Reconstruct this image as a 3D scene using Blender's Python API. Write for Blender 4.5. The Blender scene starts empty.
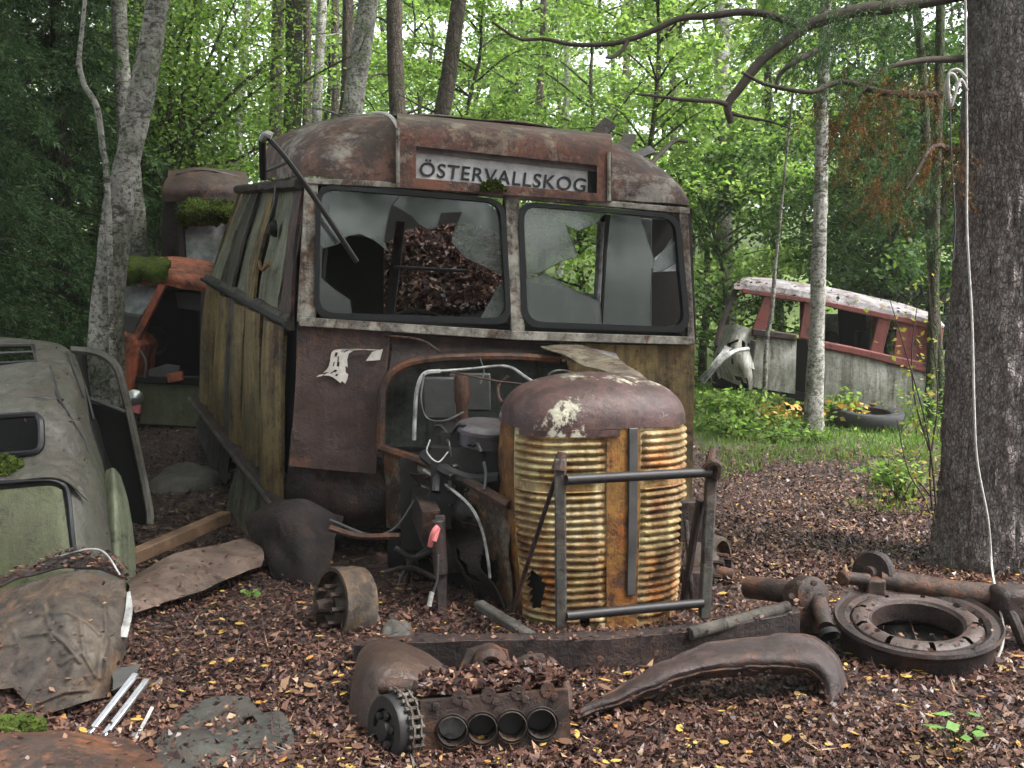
import bpy, math, random
import numpy as np
from mathutils import Vector, Matrix, noise
R = math.radians
scene = bpy.context.scene
col = scene.collection
V = Vector
# ---------------------------------------------------------------- camera, sky, sun, exposure
CZ, TH, FOC = 1.55, R(4.69), 1024.0
cam_d = bpy.data.cameras.new('camera'); cam = bpy.data.objects.new('camera', cam_d); col.objects.link(cam)
cam_d.sensor_width = 36; cam_d.lens = 36; cam_d.clip_start = .05; cam_d.clip_end = 600
cam.location = (0, 0, CZ); cam.rotation_euler = (R(90) - TH, 0, 0)
scene.camera = cam
world = bpy.data.worlds.new('World'); scene.world = world; world.use_nodes = True
wt = world.node_tree
for n in list(wt.nodes): wt.nodes.remove(n)
sky = wt.nodes.new('ShaderNodeTexSky'); sky.sky_type = 'NISHITA'; sky.sun_disc = False
SUN_EL, SUN_AZ = 58, 112
sky.sun_elevation = R(SUN_EL); sky.sun_rotation = R(SUN_AZ)
sky.air_density = 1.0; sky.dust_density = 4.0; sky.ozone_density = 0.6
hs = wt.nodes.new('ShaderNodeHueSaturation'); hs.inputs['Saturation'].default_value = .22
bg = wt.nodes.new('ShaderNodeBackground'); bg.inputs['Strength'].default_value = .12
wo = wt.nodes.new('ShaderNodeOutputWorld')
wt.links.new(sky.outputs[0], hs.inputs['Color']); wt.links.new(hs.outputs[0], bg.inputs[0]); wt.links.new(bg.outputs[0], wo.inputs[0])
sun_d = bpy.data.lights.new('sun', 'SUN'); sun = bpy.data.objects.new('sun', sun_d); col.objects.link(sun)
sun_d.energy = 1.4; sun_d.angle = R(16); sun_d.color = (1, .97, .92)
_az = R(SUN_AZ)
sun.rotation_euler = V((math.sin(_az)*math.cos(R(SUN_EL)), math.cos(_az)*math.cos(R(SUN_EL)), math.sin(R(SUN_EL)))).to_track_quat('Z', 'Y').to_euler()
scene.view_settings.view_transform = 'Standard'; scene.view_settings.look = 'None'
scene.view_settings.exposure = 2.5; scene.view_settings.gamma = 1; scene.view_settings.use_curve_mapping = False
scene.cycles.max_bounces = 8; scene.cycles.diffuse_bounces = 4; scene.cycles.glossy_bounces = 3
scene.cycles.transmission_bounces = 6; scene.cycles.transparent_max_bounces = 12
scene.cycles.use_denoising = True

# ---------------------------------------------------------------- helpers
rnd = random.Random(7)
CAM = V((0, 0, CZ))
def ray(px, py):
    a = (px - 512) / FOC; b = (384 - py) / FOC
    return V((a, math.cos(TH) + b*math.sin(TH), -math.sin(TH) + b*math.cos(TH)))
def P(px, py, Y):
    r = ray(px, py); return CAM + r * (Y / r.y)
def plane(p0, n):
    n = n.normalized()
    def f(px, py, off=0.0):
        r = ray(px, py); return CAM + r * (((p0 + n*off - CAM).dot(n)) / r.dot(n))
    f.n = n
    return f
def ss(a, b, x):
    t = (x - a) / (b - a); t = 0 if t < 0 else 1 if t > 1 else t
    return t*t*(3 - 2*t)
def fbm(x, y, z=0.0, s=1.0): return noise.noise((x*s, y*s, z*s))
def T(x, y):
    z = .42*ss(5.4, 9.5, y)*ss(-.5, -2.4, x) + 6.5*ss(19, 60, y)
    z += .16*ss(3.3, 4.2, y)*ss(-1.2, -2.2, x)*ss(5.4, 4.6, y)
    z += .05*fbm(x, y, 3, .7) + .025*fbm(x, y, 8, 2.3)
    return z
def G(px, py, up=0.0):
    r = ray(px, py); t = 1.0
    while t < 80:
        p = CAM + r*t
        if p.z <= T(p.x, p.y) + up: return p
        t += .01 if t < 20 else .1
    return CAM + r*t
def onG(px, Y, up=0.0):
    X = (px - 512)/FOC*Y; return V((X, Y, T(X, Y) + up))
def lerp(a, b, t): return a + (b - a)*t
def cr(pts, n):
    """n points along a Catmull-Rom curve through pts"""
    pts = [V(p) for p in pts]
    if len(pts) == 2: return [pts[0].lerp(pts[1], i/(n-1)) for i in range(n)]
    q = [pts[0]*2 - pts[1]] + pts + [pts[-1]*2 - pts[-2]]
    out = []
    m = len(pts) - 1
    for i in range(n):
        t = i/(n-1)*m; k = min(int(t), m-1); u = t - k
        a, b, c, d = q[k:k+4]
        out.append(.5*((2*b) + (c - a)*u + (2*a - 5*b + 4*c - d)*u*u + (3*b - a - 3*c + d)*u**3))
    return out
def crgrid(rows, nu, nv):
    rs = [cr(r, nu) for r in rows]
    cs = [cr([r[i] for r in rs], nv) for i in range(nu)]
    return [[cs[i][j] for i in range(nu)] for j in range(nv)]
def jit(g, amp, s, seed=0.0, d=None):
    """dent a grid of points with smooth noise"""
    out = []
    for row in g:
        r2 = []
        for p in row:
            q = p*s + V((seed, seed*1.7, seed*.3))
            n = noise.noise_vector(q)
            r2.append(p + (d*n.x if d else n)*amp)
        out.append(r2)
    return out
def rpoly(c, r, seg=5):
    out = []; n = len(c)
    for i in range(n):
        p, a, b = V(c[i]).to_2d(), V(c[i-1]).to_2d(), V(c[(i+1) % n]).to_2d()
        da, db = (a-p).normalized()*r, (b-p).normalized()*r
        for k in range(seg+1):
            t = k/seg
            out.append(tuple((p+da)*(1-t)**2 + p*2*t*(1-t) + (p+db)*t*t))
    return out
def inpoly(x, y, poly):
    c = False; n = len(poly); j = n-1
    for i in range(n):
        xi, yi = poly[i][:2]; xj, yj = poly[j][:2]
        if (yi > y) != (yj > y) and x < (xj-xi)*(y-yi)/(yj-yi) + xi: c = not c
        j = i
    return c

def topix(p):
    q = p - CAM
    d = q.y*math.cos(TH) - q.z*math.sin(TH); u = q.y*math.sin(TH) + q.z*math.cos(TH)
    return 512 + FOC*q.x/d, 384 - FOC*u/d
class MB:
    def __init__(s): s.v = []; s.f = []
    def add(s, vs, fs):
        o = len(s.v); s.v += [tuple(v) for v in vs]; s.f += [tuple(i+o for i in f) for f in fs]; return s
    def grid(s, g, cu=False, keep=None):
        nv, nu = len(g), len(g[0]); fs = []
        for j in range(nv-1):
            for i in range(nu if cu else nu-1):
                k = (i+1) % nu
                if keep and not keep(j, i): continue
                fs.append((j*nu+i, j*nu+k, (j+1)*nu+k, (j+1)*nu+i))
        return s.add([p for r in g for p in r], fs)
    def sheet(s, g, t=.004, keep=None, d=None):
        """sheet of real thickness t; keep(j,i) drops faces (holes, torn edges)"""
        nv, nu = len(g), len(g[0]); N = []
        for j in range(nv):
            for i in range(nu):
                a = g[j][min(i+1, nu-1)] - g[j][max(i-1, 0)]; b = g[min(j+1, nv-1)][i] - g[max(j-1, 0)][i]
                n = a.cross(b); n = n.normalized() if n.length > 1e-9 else V((0, -1, 0))
                N.append(d if d else n)
        flat = [p for r in g for p in r]; m = len(flat)
        kept = set((j, i) for j in range(nv-1) for i in range(nu-1) if not keep or keep(j, i))
        fs = []
        for (j, i) in kept:
            a, b, c, e = j*nu+i, j*nu+i+1, (j+1)*nu+i+1, (j+1)*nu+i
            fs.append((a, e, c, b)); fs.append((a+m, b+m, c+m, e+m))
            for (dj, di, p, q) in ((-1, 0, a, b), (1, 0, c, e), (0, -1, e, a), (0, 1, b, c)):
                if (j+dj, i+di) not in kept: fs.append((p, q, q+m, p+m))
        return s.add(flat + [p + n*t for p, n in zip(flat, N)], fs)
    def tube(s, path, r, n=8, cap=True):
        path = [V(p) for p in path]; k = len(path)
        rs = r if isinstance(r, (list, tuple)) else [r]*k
        if len(rs) != k: rs = [lerp(rs[0], rs[-1], i/(k-1)) for i in range(k)]
        t0 = (path[1]-path[0]).normalized(); up = V((0, 0, 1)) if abs(t0.z) < .9 else V((1, 0, 0))
        x = t0.cross(up).normalized(); vs = []; fs = []
        for i in range(k):
            t = (path[min(i+1, k-1)] - path[max(i-1, 0)]).normalized()
            x = (x - t*x.dot(t)).normalized(); y = t.cross(x)
            for j in range(n):
                a = 2*math.pi*j/n; vs.append(path[i] + (x*math.cos(a) + y*math.sin(a))*rs[i])
        for i in range(k-1):
            for j in range(n):
                l = (j+1) % n; fs.append((i*n+j, i*n+l, (i+1)*n+l, (i+1)*n+j))
        if cap: fs += [tuple(range(n))[::-1], tuple(range((k-1)*n, k*n))]
        return s.add(vs, fs)
    def box(s, c, size, M=None):
        M = M or Matrix.Identity(3); c = V(c); vs = []
        for dx in (-.5, .5):
            for dy in (-.5, .5):
                for dz in (-.5, .5): vs.append(c + M @ V((dx*size[0], dy*size[1], dz*size[2])))
        return s.add(vs, [(0, 1, 3, 2), (4, 6, 7, 5), (0, 4, 5, 1), (2, 3, 7, 6), (0, 2, 6, 4), (1, 5, 7, 3)])
    def bar(s, a, b, w, h, up=V((0, 0, 1))):
        a, b = V(a), V(b); y = (b-a); L = y.length; y.normalize()
        x = y.cross(up).normalized(); z = x.cross(y)
        return s.box((a+b)/2, (w, L, h), Matrix((x, y, z)).transposed())
    def poly(s, pts, off):
        n = len(pts); vs = list(pts) + [p + off for p in pts]
        fs = [tuple(range(n)), tuple(range(2*n-1, n-1, -1))]
        fs += [(i, i+n, (i+1) % n + n, (i+1) % n) for i in range(n)]
        return s.add(vs, fs)
    def ring(s, o, i, off):
        n = len(o); vs = list(o)+list(i)+[p+off for p in o]+[p+off for p in i]; fs = []
        for k in range(n):
            l = (k+1) % n
            fs += [(k, l, n+l, n+k), (2*n+k, 3*n+k, 3*n+l, 2*n+l), (k, 2*n+k, 2*n+l, l), (n+k, n+l, 3*n+l, 3*n+k)]
        return s.add(vs, fs)
    def lathe(s, prof, o, axis, n=32, closed=False, hole=None):
        axis = V(axis).normalized(); o = V(o)
        x = axis.orthogonal().normalized(); y = axis.cross(x); m = len(prof)
        vs = []
        for (r, z) in prof:
            for j in range(n):
                a = 2*math.pi*j/n; vs.append(o + axis*z + (x*math.cos(a)+y*math.sin(a))*r)
        fs = []
        for i in range(m if closed else m-1):
            k = (i+1) % m
            for j in range(n):
                if hole and hole(i, j): continue
                l = (j+1) % n; fs.append((i*n+j, i*n+l, k*n+l, k*n+j))
        return s.add(vs, fs)
    def build(s, name, mat, parent=None, smooth=38, loc=None, bevel=0, weld=False):
        if parent:
            off = V((0, 0, 0)); p = parent
            while p: off += p.location; p = p.parent
        else:
            if loc is None:
                a = np.array(s.v); loc = V(((a[:, 0].min()+a[:, 0].max())/2, (a[:, 1].min()+a[:, 1].max())/2, a[:, 2].min()))
            off = V(loc)
        me = bpy.data.meshes.new(name)
        ox, oy, oz = off
        me.from_pydata([(x-ox, y-oy, z-oz) for x, y, z in s.v], [], s.f); me.update()
        me.materials.append(mat)
        if smooth:
            me.polygons.foreach_set('use_smooth', [True]*len(me.polygons)); me.set_sharp_from_angle(angle=R(smooth))
        o = bpy.data.objects.new(name, me); col.objects.link(o)
        if parent: o.parent = parent
        else: o.location = off
        if bevel:
            b = o.modifiers.new('bevel', 'BEVEL'); b.width = bevel; b.segments = 2; b.limit_method = 'ANGLE'; b.angle_limit = R(50)
        return o
def tag(o, label=None, cat=None, group=None, kind=None):
    for k, x in (('label', label), ('category', cat), ('group', group), ('kind', kind)):
        if x: o[k] = x
    return o
def thing(name, loc, label, cat, group=None):
    o = bpy.data.objects.new(name, None); o.location = loc; o.empty_display_size = .1; col.objects.link(o)
    return tag(o, label, cat, group)
def rawmesh(name, verts, faces_n, mat, parent=None, loc=(0, 0, 0), smooth=False):
    """fast mesh of separate faces with faces_n corners each; verts in local coordinates"""
    verts = np.ascontiguousarray(verts, dtype=np.float32).reshape(-1, 3); n = len(verts); nf = n//faces_n
    me = bpy.data.meshes.new(name)
    me.vertices.add(n); me.vertices.foreach_set('co', verts.ravel())
    me.loops.add(n); me.loops.foreach_set('vertex_index', np.arange(n, dtype=np.int32))
    me.polygons.add(nf); me.polygons.foreach_set('loop_start', np.arange(0, n, faces_n, dtype=np.int32))
    me.update(calc_edges=True); me.validate()
    me.materials.append(mat)
    o = bpy.data.objects.new(name, me); col.objects.link(o); o.location = loc
    if parent: o.parent = parent
    return o
def diamonds(c, L, W, rng, flat=0.0, droop=None):
    """leaf quads (diamonds) at centres c; flat pulls the blades towards lying level"""
    n = len(c)
    a = rng.normal(size=(n, 3)); a[:, 2] *= (1-flat)
    if droop is not None: a = a*.5 + droop
    a /= np.linalg.norm(a, axis=1)[:, None] + 1e-9
    b = rng.normal(size=(n, 3)); b[:, 2] *= (1-flat)
    b -= a*(a*b).sum(1)[:, None]; b /= np.linalg.norm(b, axis=1)[:, None] + 1e-9
    L = (L*rng.uniform(.6, 1.3, n))[:, None]; W = (W*rng.uniform(.6, 1.3, n))[:, None]
    q = np.stack([c - a*L*.5, c + b*W*.5 - a*L*.08, c + a*L*.5, c - b*W*.5 - a*L*.08], 1)
    return q.reshape(-1, 3)

# ---------------------------------------------------------------- materials
def newmat(name):
    m = bpy.data.materials.new(name); m.use_nodes = True; nt = m.node_tree
    for n in list(nt.nodes): nt.nodes.remove(n)
    out = nt.nodes.new('ShaderNodeOutputMaterial')
    return m, nt, out
class NT:
    def __init__(s, nt): s.nt = nt; s.tc = None
    def n(s, t, **k):
        x = s.nt.nodes.new('ShaderNode'+t)
        for a, b in k.items(): setattr(x, a, b)
        return x
    def l(s, a, b): s.nt.links.new(a, b)
    def obj(s):
        if not s.tc: s.tc = s.n('TexCoord')
        return s.tc.outputs['Object']
    def map(s, scale, vec=None):
        m = s.n('Mapping'); m.inputs['Scale'].default_value = scale if isinstance(scale, tuple) else (scale,)*3
        s.l(vec or s.obj(), m.inputs['Vector']); return m.outputs[0]
    def noise(s, scale, detail=6, rough=.62, dist=0, sc3=None, w=0):
        x = s.n('TexNoise'); x.inputs['Scale'].default_value = scale; x.inputs['Detail'].default_value = detail
        x.inputs['Roughness'].default_value = rough; x.inputs['Distortion'].default_value = dist
        if w:
            x.noise_dimensions = '4D'; x.inputs['W'].default_value = w
        s.l(s.map(sc3) if sc3 else s.obj(), x.inputs['Vector']); return x.outputs['Fac']
    def ramp(s, fac, stops, interp='LINEAR'):
        x = s.n('ValToRGB'); e = x.color_ramp.elements; x.color_ramp.interpolation = interp
        while len(e) < len(stops): e.new(.5)
        for i, (p, c) in enumerate(stops):
            e[i].position = p; c = c if isinstance(c, (tuple, list)) else (c, c, c); e[i].color = (*c[:3], 1)
        s.l(fac, x.inputs[0]); return x.outputs[0]
    def mix(s, fac, a, b, blend='MIX'):
        x = s.n('Mix', data_type='RGBA', blend_type=blend)
        for v, i in ((fac, 0), (a, 6), (b, 7)):
            if isinstance(v, (int, float)): x.inputs[i].default_value = v if i == 0 else (v, v, v, 1)
            elif isinstance(v, tuple): x.inputs[i].default_value = (*v, 1)
            else: s.l(v, x.inputs[i])
        return x.outputs[2]
    def math(s, op, a, b=0.0, clamp=False):
        x = s.n('Math', operation=op, use_clamp=clamp)
        for v, i in ((a, 0), (b, 1)):
            if isinstance(v, (int, float)): x.inputs[i].default_value = v
            else: s.l(v, x.inputs[i])
        return x.outputs[0]
    def bump(s, h, strength=.5, dist=.01):
        x = s.n('Bump'); x.inputs['Strength'].default_value = strength; x.inputs['Distance'].default_value = dist
        s.l(h, x.inputs['Height']); return x.outputs[0]
    def bsdf(s, color, rough=.7, normal=None, metal=0.0, spec=.4):
        b = s.n('BsdfPrincipled')
        for v, k in ((color, 'Base Color'), (rough, 'Roughness'), (metal, 'Metallic'), (spec, 'Specular IOR Level')):
            if isinstance(v, (int, float)): b.inputs[k].default_value = v
            elif isinstance(v, tuple): b.inputs[k].default_value = (*v, 1)
            else: s.l(v, b.inputs[k])
        if normal: s.l(normal, b.inputs['Normal'])
        return b.outputs[0]
def mul(c, k): return tuple(x*k for x in c)
RUST, DARKR = (.16, .062, .026), (.028, .018, .015)
MOSS = (.055, .085, .015)
def rusty(name, paint, amount=.5, rust=RUST, dark=DARKR, scale=2.2, streak=.4, moss=0.0, rough=.62, bump=.35, soft=.05, paint2=None, grime=.35, w=1.3, debris=.5, sfreq=8):
    m, nt, out = newmat(name); t = NT(nt)
    big = t.noise(scale, 10, .70, .6, w=w)
    st = t.noise(1.0, 7, .66, .8, sc3=(sfreq, sfreq, sfreq*.075), w=w+2)
    val = t.math('ADD', t.math('MULTIPLY', big, 1-streak), t.math('MULTIPLY', st, streak))
    fine = t.noise(30, 7, .75, .3, w=w+4); mid = t.noise(8.5, 8, .72, .5, w=w+5)
    val = t.math('ADD', val, t.math('MULTIPLY', t.math('SUBTRACT', fine, .5), .22))
    val = t.math('ADD', val, t.math('MULTIPLY', t.math('SUBTRACT', mid, .5), .22))
    fac = t.ramp(val, [(max(0, amount-soft), 1.0), (min(1, amount+soft), 0.0)])
    vary = t.noise(scale*2.3, 9, .72, .4, w=w+6)
    pc = t.mix(t.ramp(vary, [(.42, 0.0), (.56, 1.0)]), mul(paint, .55) if not paint2 else paint2, paint)
    pc = t.mix(t.ramp(fine, [(.3, .6), (.5, 0.0)]), pc, mul(paint, .4))
    rc = t.mix(t.ramp(vary, [(.45, 0.0), (.55, 1.0)]), dark, mul(rust, 1.15))
    rc = t.mix(t.ramp(mid, [(.43, .9), (.52, 0.0)]), rc, mul(dark, .55))
    rc = t.mix(t.ramp(fine, [(.52, 0.0), (.68, .55)]), rc, (rust[0]*1.7, rust[1]*1.75, rust[2]*1.6))
    c = t.mix(fac, pc, rc)
    gr = t.noise(1.0, 6, .68, .5, sc3=(sfreq*1.7, sfreq*1.7, 1.5), w=w+8)
    c = t.mix(t.math('MULTIPLY', t.ramp(gr, [(.40, 1.0), (.56, 0.0)]), grime), c, mul(dark, 1.0))
    spot = t.ramp(t.noise(17, 5, .6, w=w+11), [(.63, 0.0), (.69, .8)])
    c = t.mix(spot, c, mul(dark, .8))
    g = t.n('NewGeometry'); sx = t.n('SeparateXYZ'); t.l(g.outputs['Normal'], sx.inputs[0])
    if debris:
        up = t.ramp(sx.outputs[2], [(.45, 0.0), (.9, 1.0)])
        dm = t.ramp(t.noise(6, 8, .75, w=w+13), [(.5, 0.0), (.58, debris)])
        c = t.mix(t.math('MULTIPLY', up, dm), c, (.05, .032, .026))
    if moss:
        up = t.ramp(sx.outputs[2], [(.25, 0.0), (.85, 1.0)])
        mn = t.ramp(t.noise(4, 8, .75, w=w+9), [(1-moss-.08, 0.0), (1-moss+.08, 1.0)])
        c = t.mix(t.math('MULTIPLY', t.math('ADD', t.math('MULTIPLY', up, .8), .2), mn), c, MOSS)
    h = t.math('ADD', t.math('MULTIPLY', fac, -.45), t.math('ADD', t.math('MULTIPLY', fine, .5), mid))
    b = t.bsdf(c, t.ramp(val, [(.3, min(1, rough+.22)), (.7, rough-.1)]), t.bump(h, bump*1.6, .015))
    t.l(b, out.inputs[0]); return m
def plain(name, c, rough=.6, var=.35, scale=12, bump=.2, metal=0.0, spec=.4):
    m, nt, out = newmat(name); t = NT(nt)
    a = t.noise(scale, 6, .65); f = t.noise(scale*6, 4, .6)
    cc = t.mix(t.ramp(a, [(.3, 0.0), (.7, 1.0)]), mul(c, 1-var), mul(c, 1+var*.4))
    b = t.bsdf(cc, rough, t.bump(t.math('ADD', a, f), bump, .006), metal, spec)
    t.l(b, out.inputs[0]); return m
def leafmat(name, stops, trans=.45, rough=.55, gain=1.6):
    m, nt, out = newmat(name); t = NT(nt)
    g = t.n('NewGeometry')
    c = t.ramp(g.outputs['Random Per Island'], stops)
    d = t.bsdf(c, rough, spec=.25)
    if trans:
        tr = t.n('BsdfTranslucent'); t.l(t.mix(1.0, c, (gain, gain*1.05, gain*.7), 'MULTIPLY'), tr.inputs[0])
        mx = t.n('MixShader'); mx.inputs[0].default_value = trans; t.l(d, mx.inputs[1]); t.l(tr.outputs[0], mx.inputs[2])
        t.l(mx.outputs[0], out.inputs[0])
    else: t.l(d, out.inputs[0])
    return m
def barkmat(name, c1, c2, moss=.0, sc=(9, 9, 2.2), lichen=.3, bump=.9, birch=False):
    m, nt, out = newmat(name); t = NT(nt)
    n1 = t.noise(5, 9, .75, .5); n2 = t.noise(28, 8, .75, .3)
    if birch:
        band = t.noise(1.0, 7, .72, 1.2, sc3=(5.0, 5.0, 15))
        c = t.mix(t.ramp(n1, [(.36, 0.0), (.60, 1.0)]), mul(c1, .42), c1)
        c = t.mix(t.ramp(band, [(.38, 1.0), (.46, 0.0)]), c, c2)
        c = t.mix(t.ramp(n2, [(.42, .9), (.5, 0.0)]), c, c2)
        h = t.math('ADD', band, t.math('ADD', n1, n2))
    else:
        vo = t.n('TexVoronoi', feature='DISTANCE_TO_EDGE'); vo.inputs['Scale'].default_value = 1.0
        wv = t.n('VectorMath', operation='ADD'); t.l(t.map(sc), wv.inputs[0])
        nz = t.n('TexNoise'); nz.inputs['Scale'].default_value = 9; nz.inputs['Detail'].default_value = 6; t.l(t.obj(), nz.inputs['Vector']); sc2 = t.n('VectorMath', operation='SCALE'); sc2.inputs['Scale'].default_value = 1.6; t.l(nz.outputs['Color'], sc2.inputs[0]); t.l(sc2.outputs[0], wv.inputs[1])
        t.l(wv.outputs[0], vo.inputs['Vector'])
        cr_ = t.ramp(vo.outputs['Distance'], [(.0, 0.0), (.14, 1.0)])
        c = t.mix(t.math('MULTIPLY', t.math('ADD', t.math('MULTIPLY', cr_, .55), .45), t.ramp(n2, [(.34, .1), (.58, 1.0)])), c2, c1)
        c = t.mix(t.ramp(n1, [(.40, .7), (.54, 0.0)]), c, mul(c2, 1.25))
        h = t.math('ADD', t.math('MULTIPLY', cr_, .9), t.math('MULTIPLY', n2, 1.2))
    c = t.mix(t.ramp(t.noise(11, 8, .75, w=7), [(.54, 0.0), (.66, lichen)]), c, (.30, .33, .27))
    if moss: c = t.mix(t.ramp(t.noise(2.2, 8, .75, w=4), [(.62-moss*.3, 0.0), (.72-moss*.2, .85)]), c, (.045, .07, .02))
    t.l(t.bsdf(c, .9, t.bump(h, bump, .03), spec=.2), out.inputs[0]); return m
M = {}
M['rust'] = rusty('rusted_steel', (.05, .031, .026), .52, rust=(.10, .04, .02), dark=(.022, .014, .012), rough=.5, w=2.1)
M['rustdark'] = rusty('dark_rusted_steel', (.030, .021, .021), .5, rust=(.058, .026, .017), dark=(.015, .011, .011), rough=.45, w=5.2)
M['rustred'] = rusty('orange_rust', (.075, .034, .02), .52, rust=(.16, .055, .02), rough=.5, w=7.2)
M['bodyrust'] = rusty('brown_peeling_body', (.055, .032, .028), .47, rust=(.115, .044, .020), dark=(.026, .016, .014), scale=1.8, rough=.46, w=3.3)
M['roof'] = rusty('weathered_roof_paint', (.26, .235, .21), .52, rust=(.12, .058, .042), dark=(.05, .030, .026), scale=2.4, streak=.15, soft=.035, moss=.30, w=9.4, rough=.6)
M['roofr'] = rusty('rusted_fascia', (.22, .165, .12), .565, rust=(.135, .052, .032), dark=(.06, .030, .024), scale=2.6, streak=.15, soft=.03, w=1.4, rough=.58)
M['wood'] = rusty('yellowed_wood_panel', (.205, .145, .055), .455, rust=(.085, .042, .018), dark=(.02, .014, .010), scale=1.7, streak=.5, paint2=(.125, .10, .043), soft=.07, grime=.55, w=4.1, rough=.72)
M['woodg'] = rusty('green_grey_wood_panel', (.17, .175, .125), .43, rust=(.095, .062, .028), dark=(.03, .026, .018), scale=1.6, streak=.65, paint2=(.10, .108, .07), soft=.06, grime=.5, w=6.6, rough=.75)
M['plank'] = rusty('grey_weathered_plank', (.075, .068, .057), .45, rust=(.045, .034, .025), dark=(.016, .014, .012), scale=2, streak=.7, moss=.22, grime=.4, w=8.8, rough=.85)
M['alu'] = rusty('pale_window_trim', (.33, .31, .265), .49, rust=(.11, .062, .036), dark=(.04, .028, .023), scale=4, streak=.3, moss=.1, w=5.7, rough=.5)
M['rubber'] = plain('black_rubber', (.006, .007, .009), .45, .3, 20)
M['grille'] = rusty('cream_paint_with_rust', (.50, .44, .24), .490, rust=(.36, .115, .010), dark=(.085, .030, .010), scale=3.0, streak=.35, paint2=(.27, .175, .05), soft=.08, grime=.6, w=3.9, rough=.55)
M['nose'] = rusty('brown_nose_paint', (.48, .46, .36), .60, rust=(.075, .037, .034), dark=(.055, .029, .028), scale=3.0, streak=.05, soft=.015, w=6.9, rough=.42, grime=.1)
M['orange'] = rusty('orange_rust_band', (.25, .12, .022), .5, rust=(.22, .072, .010), dark=(.055, .022, .010), scale=4, w=2.7)
M['grey'] = plain('grey_weathered_steel', (.06, .06, .06), .5, .4, 9)
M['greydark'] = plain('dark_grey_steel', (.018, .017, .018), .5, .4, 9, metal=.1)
M['pipe'] = rusty('green_grey_tube', (.085, .085, .075), .46, rust=(.07, .045, .035), w=6.1, scale=5)
M['firewall'] = rusty('grey_green_bulkhead', (.075, .085, .075), .47, rust=(.045, .032, .024), dark=(.017, .015, .013), w=1.9)
M['white'] = plain('grimy_white_plastic', (.36, .36, .35), .5, .8, 14)
M['peel'] = plain('peeling_white_paint', (.52, .49, .45), .7, .3, 18)
M['black'] = plain('near_black', (.006, .0055, .0055), .8, .3, 14)  # plain near-black shared by linings, fittings and filler panels
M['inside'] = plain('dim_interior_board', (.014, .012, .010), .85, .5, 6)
M['chrome'] = plain('dull_chrome', (.55, .56, .58), .28, .25, 14, metal=.9)
M['rubbertyre'] = plain('tyre_rubber', (.022, .022, .025), .6, .3, 18)
M['rope'] = plain('white_rope', (.40, .39, .37), .8, .45, 30)
M['carpaint'] = rusty('dull_grey_green_car_paint', (.088, .082, .073), .42, rust=(.055, .040, .03), dark=(.026, .023, .018), scale=1.5, streak=.5, paint2=(.058, .062, .042), soft=.08, grime=.45, moss=.16, w=7.7, rough=.45)
M['carlid'] = rusty('algae_green_car_lid', (.082, .088, .050), .38, rust=(.05, .043, .026), dark=(.026, .025, .016), scale=2.2, streak=.6, paint2=(.09, .105, .05), soft=.08, grime=.3, w=3.1, rough=.55)
M['carorange'] = rusty('orange_car_paint', (.38, .10, .05), .46, rust=(.17, .075, .045), dark=(.06, .03, .022), scale=4, soft=.05, w=8.1)
M['vanwhite'] = rusty('dirty_white_van_paint', (.42, .42, .40), .42, rust=(.17, .15, .09), dark=(.07, .06, .045), scale=1.3, streak=.75, paint2=(.27, .27, .23), soft=.09, grime=.5, w=2.4)
M['vanred'] = rusty('faded_red_van_paint', (.19, .052, .048), .45, rust=(.12, .045, .03), dark=(.05, .025, .02), scale=2.4, paint2=(.19, .05, .045), w=4.7)
M['vanroof'] = rusty('pale_van_roof', (.28, .265, .275), .46, rust=(.18, .13, .12), dark=(.07, .055, .05), scale=1.9, streak=.2, moss=.12, w=6.4)
M['moss'] = plain('moss', (.060, .085, .016), .95, .75, 25, bump=1.0, spec=.1)
M['pink'] = plain('faded_pink_plastic', (.55, .16, .16), .5, .2, 20)
M['rock'] = rusty('forest_rock', (.10, .10, .09), .4, rust=(.06, .055, .045), moss=.35, w=1.1)
def glassmat(name, tint, dust, gl):
    m, nt, out = newmat(name); t = NT(nt)
    tr = t.n('BsdfTransparent'); tr.inputs[0].default_value = (*tint, 1)
    n = t.noise(6, 7, .65, w=2); st = t.noise(1, 5, .6, sc3=(14, 14, 1.2))
    dn = t.math('MULTIPLY', t.math('ADD', n, st), .5)
    df = t.bsdf((.12, .135, .13), .7)
    gs = t.n('BsdfGlossy'); gs.inputs['Roughness'].default_value = .06; gs.inputs[0].default_value = (.9, .95, .95, 1)
    m1 = t.n('MixShader'); t.l(t.ramp(dn, [(.35, dust*.6), (.65, min(1, dust*1.4))]), m1.inputs[0]); t.l(tr.outputs[0], m1.inputs[1]); t.l(df, m1.inputs[2])
    m2 = t.n('MixShader'); m2.inputs[0].default_value = gl; t.l(m1.outputs[0], m2.inputs[1]); t.l(gs.outputs[0], m2.inputs[2])
    t.l(m2.outputs[0], out.inputs[0]); return m
M['glass'] = glassmat('dusty_windscreen_glass', (.70, .76, .74), .20, .05)
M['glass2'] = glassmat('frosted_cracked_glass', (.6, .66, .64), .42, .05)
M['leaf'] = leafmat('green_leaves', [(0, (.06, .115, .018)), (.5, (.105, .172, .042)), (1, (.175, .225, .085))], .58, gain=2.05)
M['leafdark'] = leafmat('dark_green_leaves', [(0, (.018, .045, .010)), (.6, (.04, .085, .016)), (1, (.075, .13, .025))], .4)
M['needle'] = leafmat('spruce_needles', [(0, (.020, .050, .018)), (.6, (.045, .092, .034)), (1, (.085, .14, .05))], .25)
M['deadneedle'] = leafmat('dead_brown_needles', [(0, (.06, .03, .012)), (.6, (.13, .06, .02)), (1, (.20, .10, .035))], .3)
M['grass'] = leafmat('grass_blades', [(0, (.05, .11, .014)), (.7, (.10, .19, .03)), (1, (.17, .23, .05))], .4)
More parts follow.
